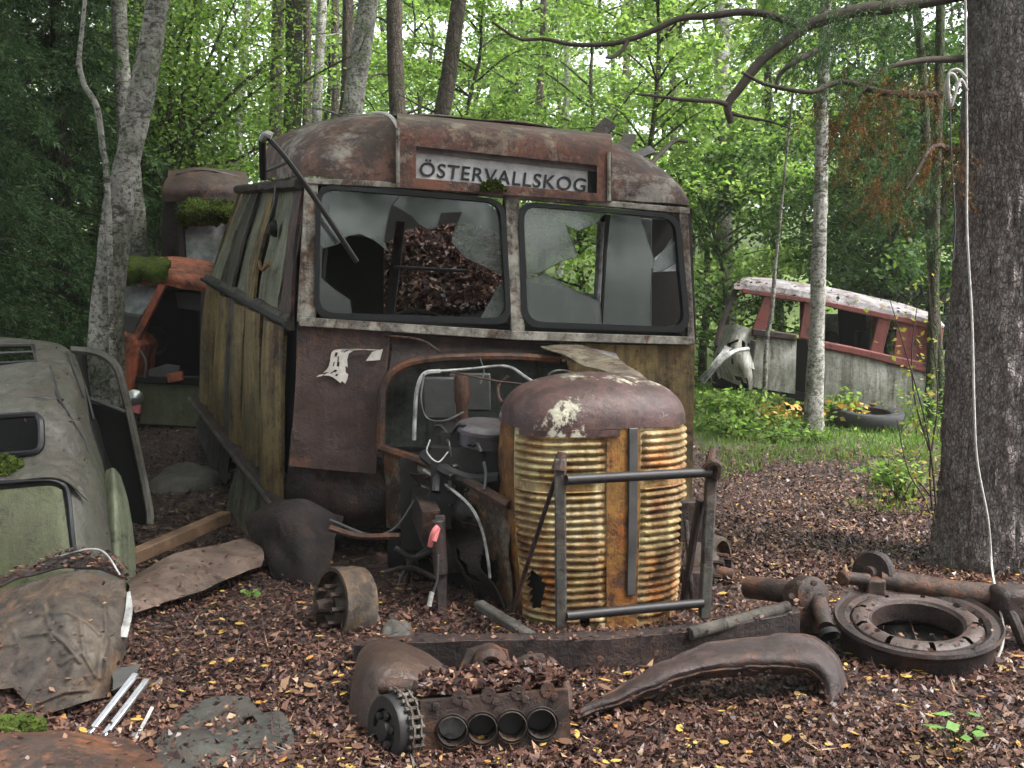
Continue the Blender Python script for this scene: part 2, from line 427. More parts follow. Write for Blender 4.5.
M['litter'] = leafmat('dead_leaf_litter', [(0, (.015, .008, .008)), (.3, (.042, .021, .019)), (.6, (.082, .041, .033)), (.82, (.125, .063, .047)), (.93, (.18, .105, .072)), (1, (.30, .20, .12))], 0, .33)
M['yellowleaf'] = leafmat('yellow_fallen_leaves', [(0, (.35, .22, .05)), (.5, (.48, .34, .09)), (1, (.40, .17, .05))], .15, .5)
M['bark'] = barkmat('spruce_bark', (.50, .45, .44), (.14, .108, .104), moss=.18, sc=(60, 60, 26), lichen=.7, bump=1.0)
M['barkdark'] = barkmat('dark_mossy_bark', (.075, .06, .048), (.03, .024, .02), moss=.7, sc=(14, 14, 3))
M['barkpine'] = barkmat('grey_pine_bark', (.15, .125, .105), (.06, .045, .04), moss=.3, sc=(14, 14, 3))
M['barkred'] = barkmat('red_brown_bark', (.12, .055, .04), (.05, .028, .022), moss=.1, sc=(14, 14, 3))
M['birch'] = barkmat('birch_bark', (.42, .41, .38), (.07, .06, .052), moss=.35, birch=True, bump=.5)
M['birchgrey'] = barkmat('grey_lichened_birch_bark', (.42, .41, .37), (.065, .055, .048), moss=.42, birch=True, bump=1.0, lichen=.6)
M['twig'] = plain('twig_bark', (.06, .048, .038), .85, .4, 20)

# ---------------------------------------------------------------- ground
def groundmat():
    m, nt, out = newmat('leaf_strewn_ground'); t = NT(nt)
    vo = t.n('TexVoronoi'); vo.inputs['Scale'].default_value = 26; t.l(t.obj(), vo.inputs['Vector'])
    sp = t.n('SeparateColor'); t.l(vo.outputs['Color'], sp.inputs[0])
    c = t.ramp(sp.outputs[0], [(0, (.014, .009, .009)), (.4, (.038, .023, .022)), (.75, (.078, .046, .041)), (1, (.15, .098, .074))])
    big = t.noise(1.1, 6, .65)
    c = t.mix(t.ramp(big, [(.35, .75), (.65, 0.0)]), c, (.028, .02, .018))
    pos = t.n('SeparateXYZ'); t.l(t.obj(), pos.inputs[0])
    gx = t.ramp(t.math('MULTIPLY', pos.outputs[0], .1), [(.14, 0.0), (.30, 1.0)])
    gy = t.ramp(t.math('MULTIPLY', pos.outputs[1], .05), [(.46, 0.0), (.58, 1.0)])
    gn = t.ramp(t.noise(.9, 6, .7, w=3), [(.38, 0.0), (.6, 1.0)])
    far = t.ramp(t.math('MULTIPLY', pos.outputs[1], .02), [(.30, 0.0), (.42, 1.0)])
    gf = t.math('MAXIMUM', t.math('MULTIPLY', t.math('MULTIPLY', gx, gy), gn), far)
    gc = t.mix(t.noise(7, 5, .7), (.055, .10, .018), (.15, .21, .045))
    c = t.mix(t.math('MULTIPLY', gf, .85), c, gc)
    h = t.math('ADD', vo.outputs['Distance'], t.noise(20, 6, .7))
    t.l(t.bsdf(c, .72, t.bump(h, .9, .03), spec=.35), out.inputs[0]); return m
xs = np.concatenate([np.linspace(-76, -8, 24)[:-1], np.linspace(-8, 8, 130), np.linspace(8, 76, 24)[1:]])
ys = np.concatenate([np.linspace(-30, 2, 12)[:-1], np.linspace(2, 16, 130), np.linspace(16, 70, 50)[1:], np.linspace(70, 92, 6)[1:]])
g = MB(); g.grid([[V((x, y, T(x, y))) for x in xs] for y in ys])
tag(g.build('forest_floor', groundmat(), loc=(0, 0, 0), smooth=180), 'damp forest floor of brown leaf litter turning to grass at the right', 'ground', kind='structure')
rng = np.random.default_rng(5)
def litter(n, Y0, Y1, size, xspan, keep=None):
    u = rng.uniform(0, 1, n); Y = 1/(1/Y0 + u*(1/Y1 - 1/Y0)); X = rng.uniform(xspan[0], xspan[1], n)*Y
    c = np.array([(x, y, T(x, y)+abs(rng.normal(0, .012))+.004) for x, y in zip(X, Y) if not keep or keep(x, y)])
    n = len(c); a = rng.uniform(0, 2*np.pi, n)
    tl = rng.normal(0, .38, (n, 2))
    ax = np.stack([np.cos(a), np.sin(a), tl[:, 0]], 1); bx = np.stack([-np.sin(a), np.cos(a), tl[:, 1]], 1)
    L = size*rng.uniform(.5, 1.4, n)[:, None]; W = L*rng.uniform(.4, .85, n)[:, None]
    cu = rng.uniform(-.1, .45, n)[:, None]*L*np.array([[0, 0, 1]])
    q = np.stack([c-ax*L*.5+cu, c+bx*W*.45-ax*L*.1, c+ax*L*.5+cu, c-bx*W*.45-ax*L*.1], 1)
    return q.reshape(-1, 3)
nograss = lambda x, y: not (x > 1.9 and y > 10.6 and fbm(x, y, 2, .9) > -.25) and not (-1.3 < x < .2 and 5.6 < y < 9) and fbm(x, y, 5, 1.4) + .6*fbm(x, y, 9, 4.5) + .5*rnd.random() > -.22
def leaf6(q):
    q = q.reshape(-1, 4, 3); a = (q[:, 2]-q[:, 0]); b = (q[:, 1]-q[:, 3])*.9; c = q.mean(1); c[:, 2] += .008
    a[:, 2] *= .4; b[:, 2] *= .4
    return np.stack([c-a*.5, c-a*.28+b*.42, c+a*.12+b*.46, c+a*.5, c+a*.12-b*.46, c-a*.28-b*.42], 1).reshape(-1, 3)
def mossy(g, t, n, name, parent):
    mb = MB().sheet(g, t); c = []
    for _ in range(n):
        j, i = rng.integers(0, len(g)-1), rng.integers(0, len(g[0])-1); u, v = rng.uniform(), rng.uniform()
        p = g[j][i].lerp(g[j][i+1], u).lerp(g[j+1][i].lerp(g[j+1][i+1], u), v); c.append(tuple(p + (CAM-p).normalized()*(abs(rng.normal(0, .012))+.3*t)))
    q = diamonds(np.array(c), .03, .012, rng, 0); k = len(mb.v)
    mb.add([tuple(p) for p in q], [(4*i, 4*i+1, 4*i+2, 4*i+3) for i in range(n)])
    return mb.build(name, M['moss'], parent, smooth=60)
LIT = [litter(70000, 5.5, 13, .032, (-.1, .85), lambda x, y: not (x > 1.9 and y > 10.6 and fbm(x, y, 2, .9) > -.25) and not (-1.3 < x < .2 and 5.6 < y < 9)), litter(215000, 2.7, 13, .022, (-.95, .95), nograss), litter(15000, 2.7, 8, .038, (-.9, .9)), litter(3500, 2.9, 9, .11, (-.6, .6))]
WHOLE = leaf6(litter(4500, 2.7, 12, .046, (-.9, .9), nograss))
LIT[3] = LIT[3].reshape(-1, 4, 3); _m = LIT[3].mean(1, keepdims=True); _ax = LIT[3][:, 2:3]-LIT[3][:, 0:1]; LIT[3][:, 1] = _m[:, 0]+(LIT[3][:, 1]-_m[:, 0])*.07; LIT[3][:, 3] = _m[:, 0]+(LIT[3][:, 3]-_m[:, 0])*.07; LIT[3] = LIT[3].reshape(-1, 3)
def strew(g, n, size=.03, lift=.006):
    """dead leaves fallen on a sheet"""
    nv, nu = len(g), len(g[0]); c = []
    for _ in range(n):
        p = g[rng.integers(0, nv)][rng.integers(0, nu)]; c.append((p.x+rng.normal(0, .012), p.y+rng.normal(0, .012), p.z+lift+abs(rng.normal(0, .006))))
    LIT.append(diamonds(np.array(c), size, size*.6, rng, .8))
tag(rawmesh('yellow_leaves', leaf6(litter(800, 3.1, 13, .042, (-.5, .6))), 6, M['yellowleaf']), 'yellow and orange leaves scattered on the brown litter', 'fallen leaves', kind='stuff')

tag(rawmesh('whole_leaves', WHOLE, 6, leafmat('brown_whole_leaves', [(0, (.04, .02, .016)), (.5, (.085, .044, .033)), (.8, (.14, .076, .05)), (1, (.25, .17, .09))], .08, .38)), 'whole brown fallen leaves lying over the litter', 'fallen leaves', kind='stuff')
# ---------------------------------------------------------------- the bus
B = thing('abandoned_bus', V((-.1, 6.2, T(-.1, 6.2))), 'rotting snub-nosed bus with a ribbed rusty radiator shell and broken two-pane windscreen', 'bus')
FP = plane(P(318, 318, 5.75), V((math.sin(R(13)), -math.cos(R(13)), 0)))
fn = FP.n
def fpoly(name, px, off, th, mat, parent=B, bevel=.004):
    return MB().poly([FP(x, y, off) for x, y in px], -fn*th).build(name, M[mat] if isinstance(mat, str) else mat, parent, bevel=bevel)
def frows(rows, nu, nv, off=0, amp=.01, s=3, seed=0):
    g = crgrid([[FP(p[0], p[1], (p[2] if len(p) > 2 else 0)+off) for p in r] for r in rows], nu, nv)
    return jit(g, amp, s, seed, -fn)
# roof dome
O = FP(503, 191); ax = (FP(690, 208) - FP(314, 179)).normalized()
asx = V((-math.sin(R(17)), math.cos(R(17)), .075)).normalized(); az = ax.cross(asx).normalized()
WL = (FP(301, 178)-O).length; WR = (FP(692, 209)-O).length
def roofpt(u, s):
    w = WL + .13*s if u < 0 else WR + .02*s
    h = .475*max(0, 1-abs(u)**2.9)**(1/2.9)*max(0, 1-(1-min(s/.95, 1))**2.3)**(1/2.3)
    cut = .06*max(0, abs(u)-.85)/.15*(1-min(s/.3, 1))     # rounded front corners in plan
    return O + ax*(u*w) + asx*(s+cut-.03) + az*h
us = [math.sin(R(a)) for a in np.linspace(-90, 90, 60)]
sv = [0, .004, .015, .035, .065, .1, .15, .2, .27, .35, .45, .55, .65, .75, .85, .95, 1.05, 1.15, 1.25, 1.35, 1.45, 1.6, 1.75]
g = jit([[roofpt(u, s) for u in us] for s in sv], .018, 3.2, 4)
roof = MB().sheet(g, -.006, keep=lambda j, i: j < 17 + 4*noise.noise(V((i*.35, 1, 2))) and not (j < 11 and -.50 < us[i] < .515)).build('roof', M['roof'], B)
seam = MB(); seam.tube([roofpt(-.505+.0*s, s)+az*.006-asx*.006 for s in sv[:19]], .012, 6); seam.build('roof_seam', M['peel'], B)
# fascia with the destination box
def fy(a, b): return lambda px: lerp(a, b, (px-397)/(612-397))
ybot, ysb, yst, yft = fy(187, 202), fy(176.5, 194.5), fy(144, 167), fy(131, 152)
def sect(px0, px1, n, prof):
    mb = MB(); rows = []
    for i in range(n):
        px = lerp(px0, px1, i/(n-1)); rows.append([FP(px, y(px)+dy, o) for y, dy, o in prof])
    mb.grid(rows, cu=True)
    k = len(prof); mb.f += [tuple(range(k)), tuple(range((n-1)*k, n*k))]
    return mb
fas = MB()
for args in ((397, 612, 24, [(ysb, 0, .07), (ybot, 0, .07), (ybot, 0, -.02), (ysb, 0, -.02)]),
             (397, 612, 24, [(yst, 0, .07), (yst, 0, -.3), (yft, -18, -.5), (yft, -16, -.30), (yft, -14.5, -.14), (yft, -12, -.03), (yft, -7, .04), (yft, -2, .068), (yft, 4, .07)]),
             (397, 416, 4, [(yst, 0, .0695), (ysb, 0, .0695), (ysb, 0, -.2), (yst, 0, -.2)]),
             (597, 612, 4, [(yst, 0, .0695), (ysb, 0, .0695), (ysb, 0, -.2), (yst, 0, -.2)])):
    m_ = sect(*args); fas.add(m_.v, m_.f)
fas.build('destination_fascia', M['roofr'], B, smooth=50)
for px, a, b in ((398, 128, 187), (609, 152, 201)):
    MB().tube([FP(px, y, .078) for y in np.linspace(a, b, 6)], .012, 6).build('fascia_edge_trim', M['alu'], B)
sp_ = fpoly('destination_sign', [(414, 147), (590, 166), (590, 194), (414, 178)], .012, .01, 'signwhite' if 'signwhite' in M else plain('dirty_sign_blind', (.50, .49, .50), .6, .5, 9), bevel=0)
fpoly('sign_top_grime', [(415, 144.5), (598, 165), (598, 172), (415, 152)], .026, .004, plain('grimy_blind_edge', (.17, .155, .15), .8, .5, 14), bevel=0)  # grey-brown grime along the top of the sign plate
fpoly('sign_gap', [(588, 170), (597, 171), (597, 195), (588, 194)], .022, .004, 'black', bevel=0)
cu = bpy.data.curves.new('lettering', 'FONT'); cu.body = 'ÖSTERVALLSKOG'; cu.size = 1; cu.extrude = .02; cu.offset = .012; cu.space_character = 1.12
to = bpy.data.objects.new('lettering', cu); col.objects.link(to); bpy.context.view_layer.update()
me = bpy.data.meshes.new_from_object(to.evaluated_get(bpy.context.evaluated_depsgraph_get())); bpy.data.objects.remove(to)
co = np.array([v.co[:] for v in me.vertices]); x0, x1 = co[:, 0].min(), co[:, 0].max()
a_, b_ = FP(419, 175.5, .016), FP(585, 192, .016); xd = (b_-a_); w_ = xd.length; xd.normalize(); zd = fn; yd = zd.cross(xd).normalized(); yd = (yd + xd*.05).normalized()
hs_ = .078/.70
for v in me.vertices:
    c = v.co; q = a_ + xd*((c.x-x0)/(x1-x0)*w_) + yd*(c.y*hs_) + zd*(c.z*.1)
    v.co = q - B.location
lo = bpy.data.objects.new('lettering', me); col.objects.link(lo); lo.parent = B; me.materials.clear(); me.materials.append(plain('faded_black_letters', (.02, .024, .03), .7, .5, 40))
mossy(jit(crgrid([[FP(479, 189, .08), FP(492, 190, .085), FP(506, 192, .08)], [FP(481, 183, .085), FP(492, 180, .10), FP(503, 185, .085)]], 16, 8), .02, 20, 1), .015, 300, 'moss_tuft', B)
# windscreen
fpoly('corner_post', [(305, 181), (318, 180), (316, 322), (297, 322)], .018, .10, 'alu')
fpoly('top_trim', [(304, 177.5), (400, 182), (512, 192), (690, 208), (690, 214), (512, 198), (400, 188), (304, 183.5)], .03, .06, 'alu')
fpoly('bottom_trim', [(299, 317), (516, 331), (695, 337), (695, 345), (516, 340), (299, 326)], .035, .07, 'alu')
fpoly('centre_post', [(505, 192), (519, 193), (525, 333), (511, 332)], .026, .08, 'alu')
fpoly('corner_post', [(679, 212), (688, 212), (695, 340), (688, 338)], .018, .10, 'alu')
for o_, i_ in (([(316, 184), (505, 199), (512, 325), (314, 318)], [(323.5, 190), (498, 204), (504.5, 316), (321, 310)]),
               ([(518, 201), (680, 214), (691, 333), (522, 327)], [(526, 207.5), (673, 219.5), (682.5, 325), (530, 319)])):
    MB().ring([FP(x, y, .032) for x, y in rpoly(o_, 19, 6)], [FP(lerp(x, x2, .72), lerp(y, y2, .72), .032) for (x, y), (x2, y2) in zip(rpoly(o_, 19, 6), rpoly(i_, 15, 6))], -fn*.05).build('window_rubber', M['rubber'], B)
for pts, mt in (([(321, 187), (402, 193), (391, 205), (387, 222), (384, 240), (389, 252), (374, 240), (360, 234), (348, 236), (338, 244), (318, 250)], 'glass'),
            ([(317, 250), (322, 246), (321, 278), (335, 290), (350, 300), (352, 314), (316, 314)], 'glass'),
            ([(402, 193), (501, 203), (507, 278), (500, 274), (488, 268), (466, 258), (452, 243), (452, 236), (462, 212), (441, 213), (437, 227), (428, 229), (419, 224), (412, 216), (393, 205)], 'glass'),
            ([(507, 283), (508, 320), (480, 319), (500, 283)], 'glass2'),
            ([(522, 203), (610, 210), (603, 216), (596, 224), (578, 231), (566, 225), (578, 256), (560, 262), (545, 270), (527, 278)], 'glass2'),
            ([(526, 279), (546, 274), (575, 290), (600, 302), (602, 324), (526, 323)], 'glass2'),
            ([(611, 211), (640, 214), (655, 262), (672, 238), (678, 262), (660, 272), (652, 268), (650, 326), (603, 325), (607, 250)], 'glass')):
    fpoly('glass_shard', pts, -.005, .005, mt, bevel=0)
    MB().tube([FP(x, y, -.004) for x, y in pts + pts[:1]], .0022, 4, cap=False).build('glass_edge_glint', M['grey'], B)  # grey tubes along the shard outlines, standing in for edge glint
fpoly('glass_shard', [(655, 258), (676, 240), (676, 271), (653, 272)], -.012, .005, plain('sky_reflection_white', (.5, .52, .56), .35, .5, 30), bevel=0)  # pale opaque shard painted as a white sky reflection
# left side: upper and lower panels
L0 = [P(304, 181, 5.82), P(298, 323, 5.80), P(286, 505, 5.85), P(266, 560, 5.95)]
L1 = [P(243, 188, 8.6), P(213, 280, 8.6), P(200, 400, 8.6), P(196, 452, 8.6)]
sn = V((-.92, -.38, 0)).normalized()
def SP(u, v, off=0):
    """side wall: u front->rear, v 0 top, 1 belt, 2 lower moulding, 3 skirt hem"""
    k = min(int(v), 2); a = L0[k].lerp(L0[k+1], v-k); b = L1[k].lerp(L1[k+1], v-k)
    bow = .05*math.sin(math.pi*min(max(v/2, 0), 1))
    return a.lerp(b, u) + sn*(off+bow)
def panel(name, u0, u1, v0, v1, off, mat, th=.02, seed=0, warp=.022, rag=.035, curve=.0):
    nu, nv = 9, 26; g = []
    for j in range(nv):
        v = lerp(v0, v1, j/(nv-1)); row = []
        for i in range(nu):
            t = i/(nu-1); w = noise.noise(V((v*1.7, seed, 4)))*rag*(u1-u0)*4
            u = lerp(u0, u1, t) + w*(.5-abs(t-.5))*0 + (noise.noise(V((v*5, seed+i//5*9, 1)))*rag*.35 if i in (0, nu-1) else 0)
            row.append(SP(u, v, off + warp*noise.noise(V((u*4, v*1.5, seed))) + curve*math.sin(math.pi*t)))
        g.append(row)
    return MB().sheet(g, -th if False else th, d=-sn).build(name, M[mat] if isinstance(mat, str) else mat, B)
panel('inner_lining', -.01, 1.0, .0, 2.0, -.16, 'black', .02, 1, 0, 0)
for u0, u1, v0, v1, off, mat, sd in ((.0, .075, .02, .98, .0, 'bodyrust', 3), (.125, .33, .03, .97, -.02, 'woodg', 5), (.335, .42, .02, .98, .012, 'wood', 7), (.425, .60, .03, .97, -.015, 'woodg', 9),
                                     (.60, .66, .03, .98, .01, 'plank', 10), (.68, .82, .04, .98, -.02, 'plank', 11), (.84, 1.0, .03, .98, -.03, 'woodg', 13)):
    panel('window_board', u0, u1, v0, v1, off, mat, .02, sd)
for u0, u1, v0, v1, off, mat, sd in ((.015, .20, 1.03, 2.0, .02, 'wood', 21), (.25, .42, 1.03, 1.98, .0, 'wood', 23), (.425, .55, 1.04, 1.97, .01, 'wood', 25), (.56, .61, 1.02, 1.98, .0, 'plank', 27),
                                     (.615, .76, 1.04, 1.97, .01, 'wood', 29), (.765, .85, 1.03, 1.97, .0, 'wood', 31), (.855, 1.0, 1.03, 1.97, .0, 'wood', 33)):
    panel('side_board', u0, u1, v0, v1, off, mat, .022, sd, curve=.035)
for u0, u1, v0, v1 in ((.09, .125, .0, 1.0), (.20, .235, 1.0, 2.0)):
    panel('wall_stud', u0, u1, v0, v1, -.07, 'rustdark', .04, 41, .01, .02)
panel('skirt_board', .10, .42, 2.05, 3.02, .02, 'woodg', .02, 51, .03, .05)
panel('skirt_board', .52, 1.0, 2.05, 2.85, .0, 'plank', .02, 53, .03, .1)
def rail(name, v, off, w, h, mat, u0=-.01, u1=1.03, seed=0):
    n = 22; g = MB(); pts = [SP(lerp(u0, u1, i/(n-1)), v, off) + V((0, 0, .012*noise.noise(V((i*.6, seed, 0))))) for i in range(n)]
    rows = []
    for i, p in enumerate(pts):
        k = 1 + .25*noise.noise(V((i*.9, seed, 5)))
        rows.append([p + sn*a*w*k + V((0, 0, 1))*b*h*k for a, b in ((0, .5), (.6, .5), (1, .2), (1, -.25), (.6, -.5), (0, -.5))])
    g.grid(rows, cu=True); g.f += [tuple(range(6)), tuple(range((n-1)*6, n*6))]
    return g.build(name, M[mat], B, smooth=50)
rail('belt_rail', 1.0, -.03, .05, .085, 'plank', u0=0, u1=1, seed=3)
rail('belt_bead', 1.0, .015, .025, .035, 'greydark', seed=4)
rail('lower_rail', 2.02, .02, .05, .08, 'rustdark', seed=5)
rail('lower_bead', 2.02, .065, .025, .04, 'plank', seed=8)
rail('cant_rail', .02, .0, .06, .07, 'rustdark', seed=6)
MB().lathe([(.0, .05), (.035, .045), (.05, .02), (.055, 0)], SP(.23, .36, .0), sn, 14).build('indicator_lamp', M['black'], B)
MB().tube(cr([SP(.22, .02, .06), SP(.215, .15, .05), SP(.235, .32, .05)], 8), .008, 6).build('lamp_cable', M['grey'], B)
MB().tube(cr([SP(.17, .62, .04), SP(.22, .68, .05), SP(.28, .63, .04)], 8), .012, 6).build('rust_stained_handle', M['orange'], B)
# hidden rear of the left side, right side, floor
dback = V((-math.sin(R(14)), math.cos(R(14)), .09))
rg = [[L1[k] + dback*s for s in (0, .9, 1.8, 2.6)] for k in range(3)]
MB().sheet(crgrid(rg, 8, 10), .02).build('rear_side_wall', M['wood'], B)
Rt = [FP(687, 214, -.06), FP(692, 340, -.04), FP(691, 440, -.02), FP(690, 530, -.02)]
dr = V((-.03, 1, .08))
MB().sheet(crgrid([[p + dr*s for s in (0, 1.3, 2.6, 4.4)] for p in Rt[1:]], 10, 12), .02).build('right_side_wall', M['wood'], B)
for s in (.02, 1.25, 2.5):
    MB().bar(Rt[0] + dr*s, Rt[1] + dr*s, .07, .05, V((1, 0, 0))).build('window_pillar', M['rustdark'], B)
MB().bar(Rt[0] + dr*.0, Rt[0] + dr*2.9, .06, .07).build('cant_rail', M['rustdark'], B)
fl = MB(); fl.poly([V((-1.1, 6.05, .80)), V((1.0, 6.45, .62)), V((.55, 10.8, 1.0)), V((-2.6, 10.8, 1.2))], V((0, 0, -.08))); fl.build('floor', M['inside'], B)
ch = MB()
for x in (-.55, .45): ch.bar(V((x+.15, 5.0, .42)), V((x-1.0, 10.6, .85)), .09, .18)
ch.build('chassis_rails', M['rustdark'], B)
ub = MB(); ub.poly([V((-1.0, 5.95, .26)), V((.75, 6.35, .22)), V((.4, 9.6, .45)), V((-2.1, 9.2, .5))], V((0, 0, .42))); ub.build('underbody_shade_box', M['black'], B)  # black box added to block light under the bus
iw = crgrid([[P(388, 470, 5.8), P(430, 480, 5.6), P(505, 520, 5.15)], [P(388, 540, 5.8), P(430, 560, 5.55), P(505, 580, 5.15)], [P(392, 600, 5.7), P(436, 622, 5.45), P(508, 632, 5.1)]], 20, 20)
MB().sheet(jit(iw, .05, 5, 7), .006).build('engine_bay_shade_panel', M['black'], B)  # black panel added to darken the lower engine bay
for i in range(9):
    q = P(rnd.uniform(400, 500), rnd.uniform(520, 610), rnd.uniform(5.1, 5.6)); d = V((rnd.uniform(-.3, .3), rnd.uniform(-.2, .2), rnd.uniform(-.25, .2)))
    MB().tube(cr([q, q+d*.5+V((0, 0, rnd.uniform(-.06, .06))), q+d], 8), rnd.uniform(.008, .03), 7).build('chassis_pipe', M[rnd.choice(['rustdark', 'greydark'])], B)
# interior seen through the screen
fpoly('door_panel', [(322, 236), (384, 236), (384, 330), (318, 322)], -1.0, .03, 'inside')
MB().bar(FP(401, 222, -.8), FP(389, 318, -.8), .05, .06, V((1, 0, 0))).build('door_post', M['rustdark'], B)
MB().tube([FP(394, 267, -.7), FP(466, 271, -.7)], .011, 8).build('grab_rail', M['grey'], B)
MB().tube([FP(601, 222, -.6), FP(597, 303, -.6)], .024, 8).build('grab_pole', M['white'], B)
MB().tube([FP(603, 216, -.62), FP(601, 330, -.62)], .016, 8).build('partition_edge', M['black'], B)
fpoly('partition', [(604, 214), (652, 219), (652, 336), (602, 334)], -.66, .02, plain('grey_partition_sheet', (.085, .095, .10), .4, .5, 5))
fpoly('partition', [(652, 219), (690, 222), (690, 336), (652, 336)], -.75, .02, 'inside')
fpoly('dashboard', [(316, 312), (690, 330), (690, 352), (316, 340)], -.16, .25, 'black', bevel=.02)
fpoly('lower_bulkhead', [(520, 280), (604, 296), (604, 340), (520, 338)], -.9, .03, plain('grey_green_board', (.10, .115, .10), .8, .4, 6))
sw = MB(); c_ = FP(413, 331, -.25); axs = V((0, -.55, .83)).normalized(); x_ = V((1, 0, 0)); y_ = axs.cross(x_)
sw.tube([c_ + (x_*math.cos(a)+y_*math.sin(a))*.21 for a in np.linspace(0, 2*math.pi, 33)], .014, 8)
for a in (R(90), R(210), R(330)): sw.tube([c_ - axs*.03, c_ + (x_*math.cos(a)+y_*math.sin(a))*.2], .009, 6)
sw.tube([c_ - axs*.02, c_ - axs*.5], .02, 8)
sw.build('steering_wheel', M['black'], B)
# broken rafters and scrap standing up at the open rear of the roof
for i, (a, b, w) in enumerate(((P(594, 140, 7.2), P(610, 122, 7.3), .10), (P(622, 150, 7.4), P(630, 136, 7.6), .09), (P(636, 156, 7.5), P(652, 150, 7.7), .06), (P(640, 162, 7.5), P(640, 210, 7.3), .07), (P(560, 150, 7.6), P(600, 150, 7.3), .06))):
    MB().bar(a, b, w, .03, V((.3, 1, 0))).build('broken_rafter', M['rustdark'], B)
MB().tube(cr([P(650, 165, 7.4), P(664, 150, 7.6), P(676, 141, 7.7), P(688, 142, 7.7)], 10), [.02, .012], 6).build('bent_rail', M['twig'], B)
MB().poly([V((-2.7, 10.0, .6)), V((.15, 10.4, .6)), V((.1, 10.4, 2.25)), V((-.5, 10.3, 2.7)), V((-2.6, 10.0, 2.6))], V((0, .05, 0))).build('rear_bulkhead', M['inside'], B)
# front cowl panels
g = frows([[(297, 324), (345, 329), (391, 334)], [(296, 372), (340, 374), (386, 380)], [(293, 420), (335, 422), (379, 424)], [(289, 466), (332, 470), (376, 474)]], 90, 90, 0, .012, 4, 2)
MB().sheet(g, .006).build('cowl_panel', M['bodyrust'], B)
g = frows([[(291, 430, -.03), (332, 434, -.03), (378, 438, -.03)], [(286, 500, -.10), (340, 505, -.07), (392, 500, -.06)], [(292, 525, -.2), (345, 532, -.16), (405, 520, -.1)]], 26, 18, 0, .05, 5, 9)
MB().sheet(g, .006).build('wheel_arch_panel', M['rustdark'], B)
MB().sheet(frows([[(316, 377, .02), (330, 376, .022), (344, 386, .02)], [(328, 368, .02), (338, 368, .02), (348, 376, .02)], [(332, 352, .02), (342, 351, .022), (350, 352, .02)], [(340, 349, .025), (362, 349, .03), (382, 350, .02)]], 16, 12, 0, .008, 18, 5), .003,
           keep=lambda j, i: noise.noise(V((j*.6, i*.55, 7))) > -.22).build('peeling_paint_flake', M['peel'], B)
MB().sheet(frows([[(372, 352, .02), (383, 349, .02)], [(366, 361, .02), (380, 360, .02)]], 6, 5, 0, .006, 18, 1), .003).build('peeling_paint_flake', M['peel'], B)
MB().sheet(frows([[(388, 333), (470, 338), (560, 345)], [(392, 348, -.02), (470, 350, -.03), (560, 352, -.02)], [(388, 374, .0), (430, 358, .03), (560, 360, .03)]], 30, 12, 0, .02, 6, 3), .006).build('scuttle_panel', M['rustdark'], B)
ar = cr([FP(x, y, .06) for x, y in ((381, 452), (381, 415), (384, 386), (398, 368), (425, 360), (470, 357), (520, 357), (560, 360))], 40)
MB().tube(ar, .024, 8).build('bonnet_arch', M['rustred'], B)
MB().sheet(frows([[(384, 372), (470, 360), (600, 365)], [(384, 420), (470, 420), (600, 420)], [(384, 520), (470, 520), (600, 520)]], 20, 16, -.22, .03, 3, 6), .01).build('bulkhead', M['firewall'], B)
g = frows([[(560, 342), (625, 345), (695, 345)], [(575, 390), (640, 392), (694, 392)], [(590, 450), (640, 455), (693, 455)], [(600, 545), (640, 550), (691, 550)]], 22, 26, -.02, .012, 3, 12)
MB().sheet(g, .006).build('cowl_panel', M['wood'], B)
# bonnet half left lying across
hb = crgrid([[P(540, 346, 6.0), P(565, 356, 5.75), P(600, 372, 5.45), P(626, 385, 5.2)], [P(572, 346, 6.1), P(598, 352, 5.9), P(628, 366, 5.55), P(652, 386, 5.3)]], 22, 8)
MB().sheet(jit(hb, .02, 5, 3), .006).build('bonnet_panel', rusty('buff_bonnet_paint', (.22, .185, .13), .45, rust=(.10, .06, .035), scale=4, w=3.2), B)
MB().sheet(jit(crgrid([[P(566, 350, 5.95), P(590, 347, 6.0), P(616, 353, 6.0)], [P(572, 362, 5.75), P(598, 358, 5.8), P(620, 362, 5.75)]], 12, 6), .02, 6, 8), .005).build('bonnet_highlight', M['vanroof'], B)  # pale sheet standing in for the white highlight on the bonnet
# engine bay
eb = MB(); eb.box(P(468, 480, 5.45), (.36, .5, .42)); eb.box(P(468, 440, 5.5), (.26, .44, .14)); eb.box(P(430, 500, 5.6), (.3, .25, .5))
for i in range(34):
    x, y, Y = rnd.uniform(438, 512), rnd.uniform(438, 520), rnd.uniform(5.1, 5.4); q = P(x, y, Y); d = V((rnd.uniform(-.1, .1), rnd.uniform(-.1, .1), rnd.uniform(-.1, .1)))
    eb.tube(cr([q, q+d*.6+V((0, 0, .03)), q+d], 6), rnd.uniform(.005, .013), 6)
for i in range(8):
    q = P(rnd.uniform(425, 500), rnd.uniform(465, 525), rnd.uniform(5.2, 5.4)); eb.lathe([(0, .05), (.03, .05), (.045, .03), (.045, -.05), (0, -.05)], q, V((rnd.uniform(-.3, .3), -1, rnd.uniform(-.2, .2))), 14)
for i in range(4): eb.tube([P(440+i*16, 452, 5.28+i*.0), P(436+i*16, 492, 5.18)], .026, 8)
eb.tube(cr([P(425, 455, 5.4), P(445, 470, 5.2), P(470, 480, 5.15), P(500, 478, 5.1)], 12), .035, 8)
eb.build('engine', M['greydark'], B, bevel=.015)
c_ = P(487, 440, 5.32); up_ = V((0.08, -.12, 1)).normalized()
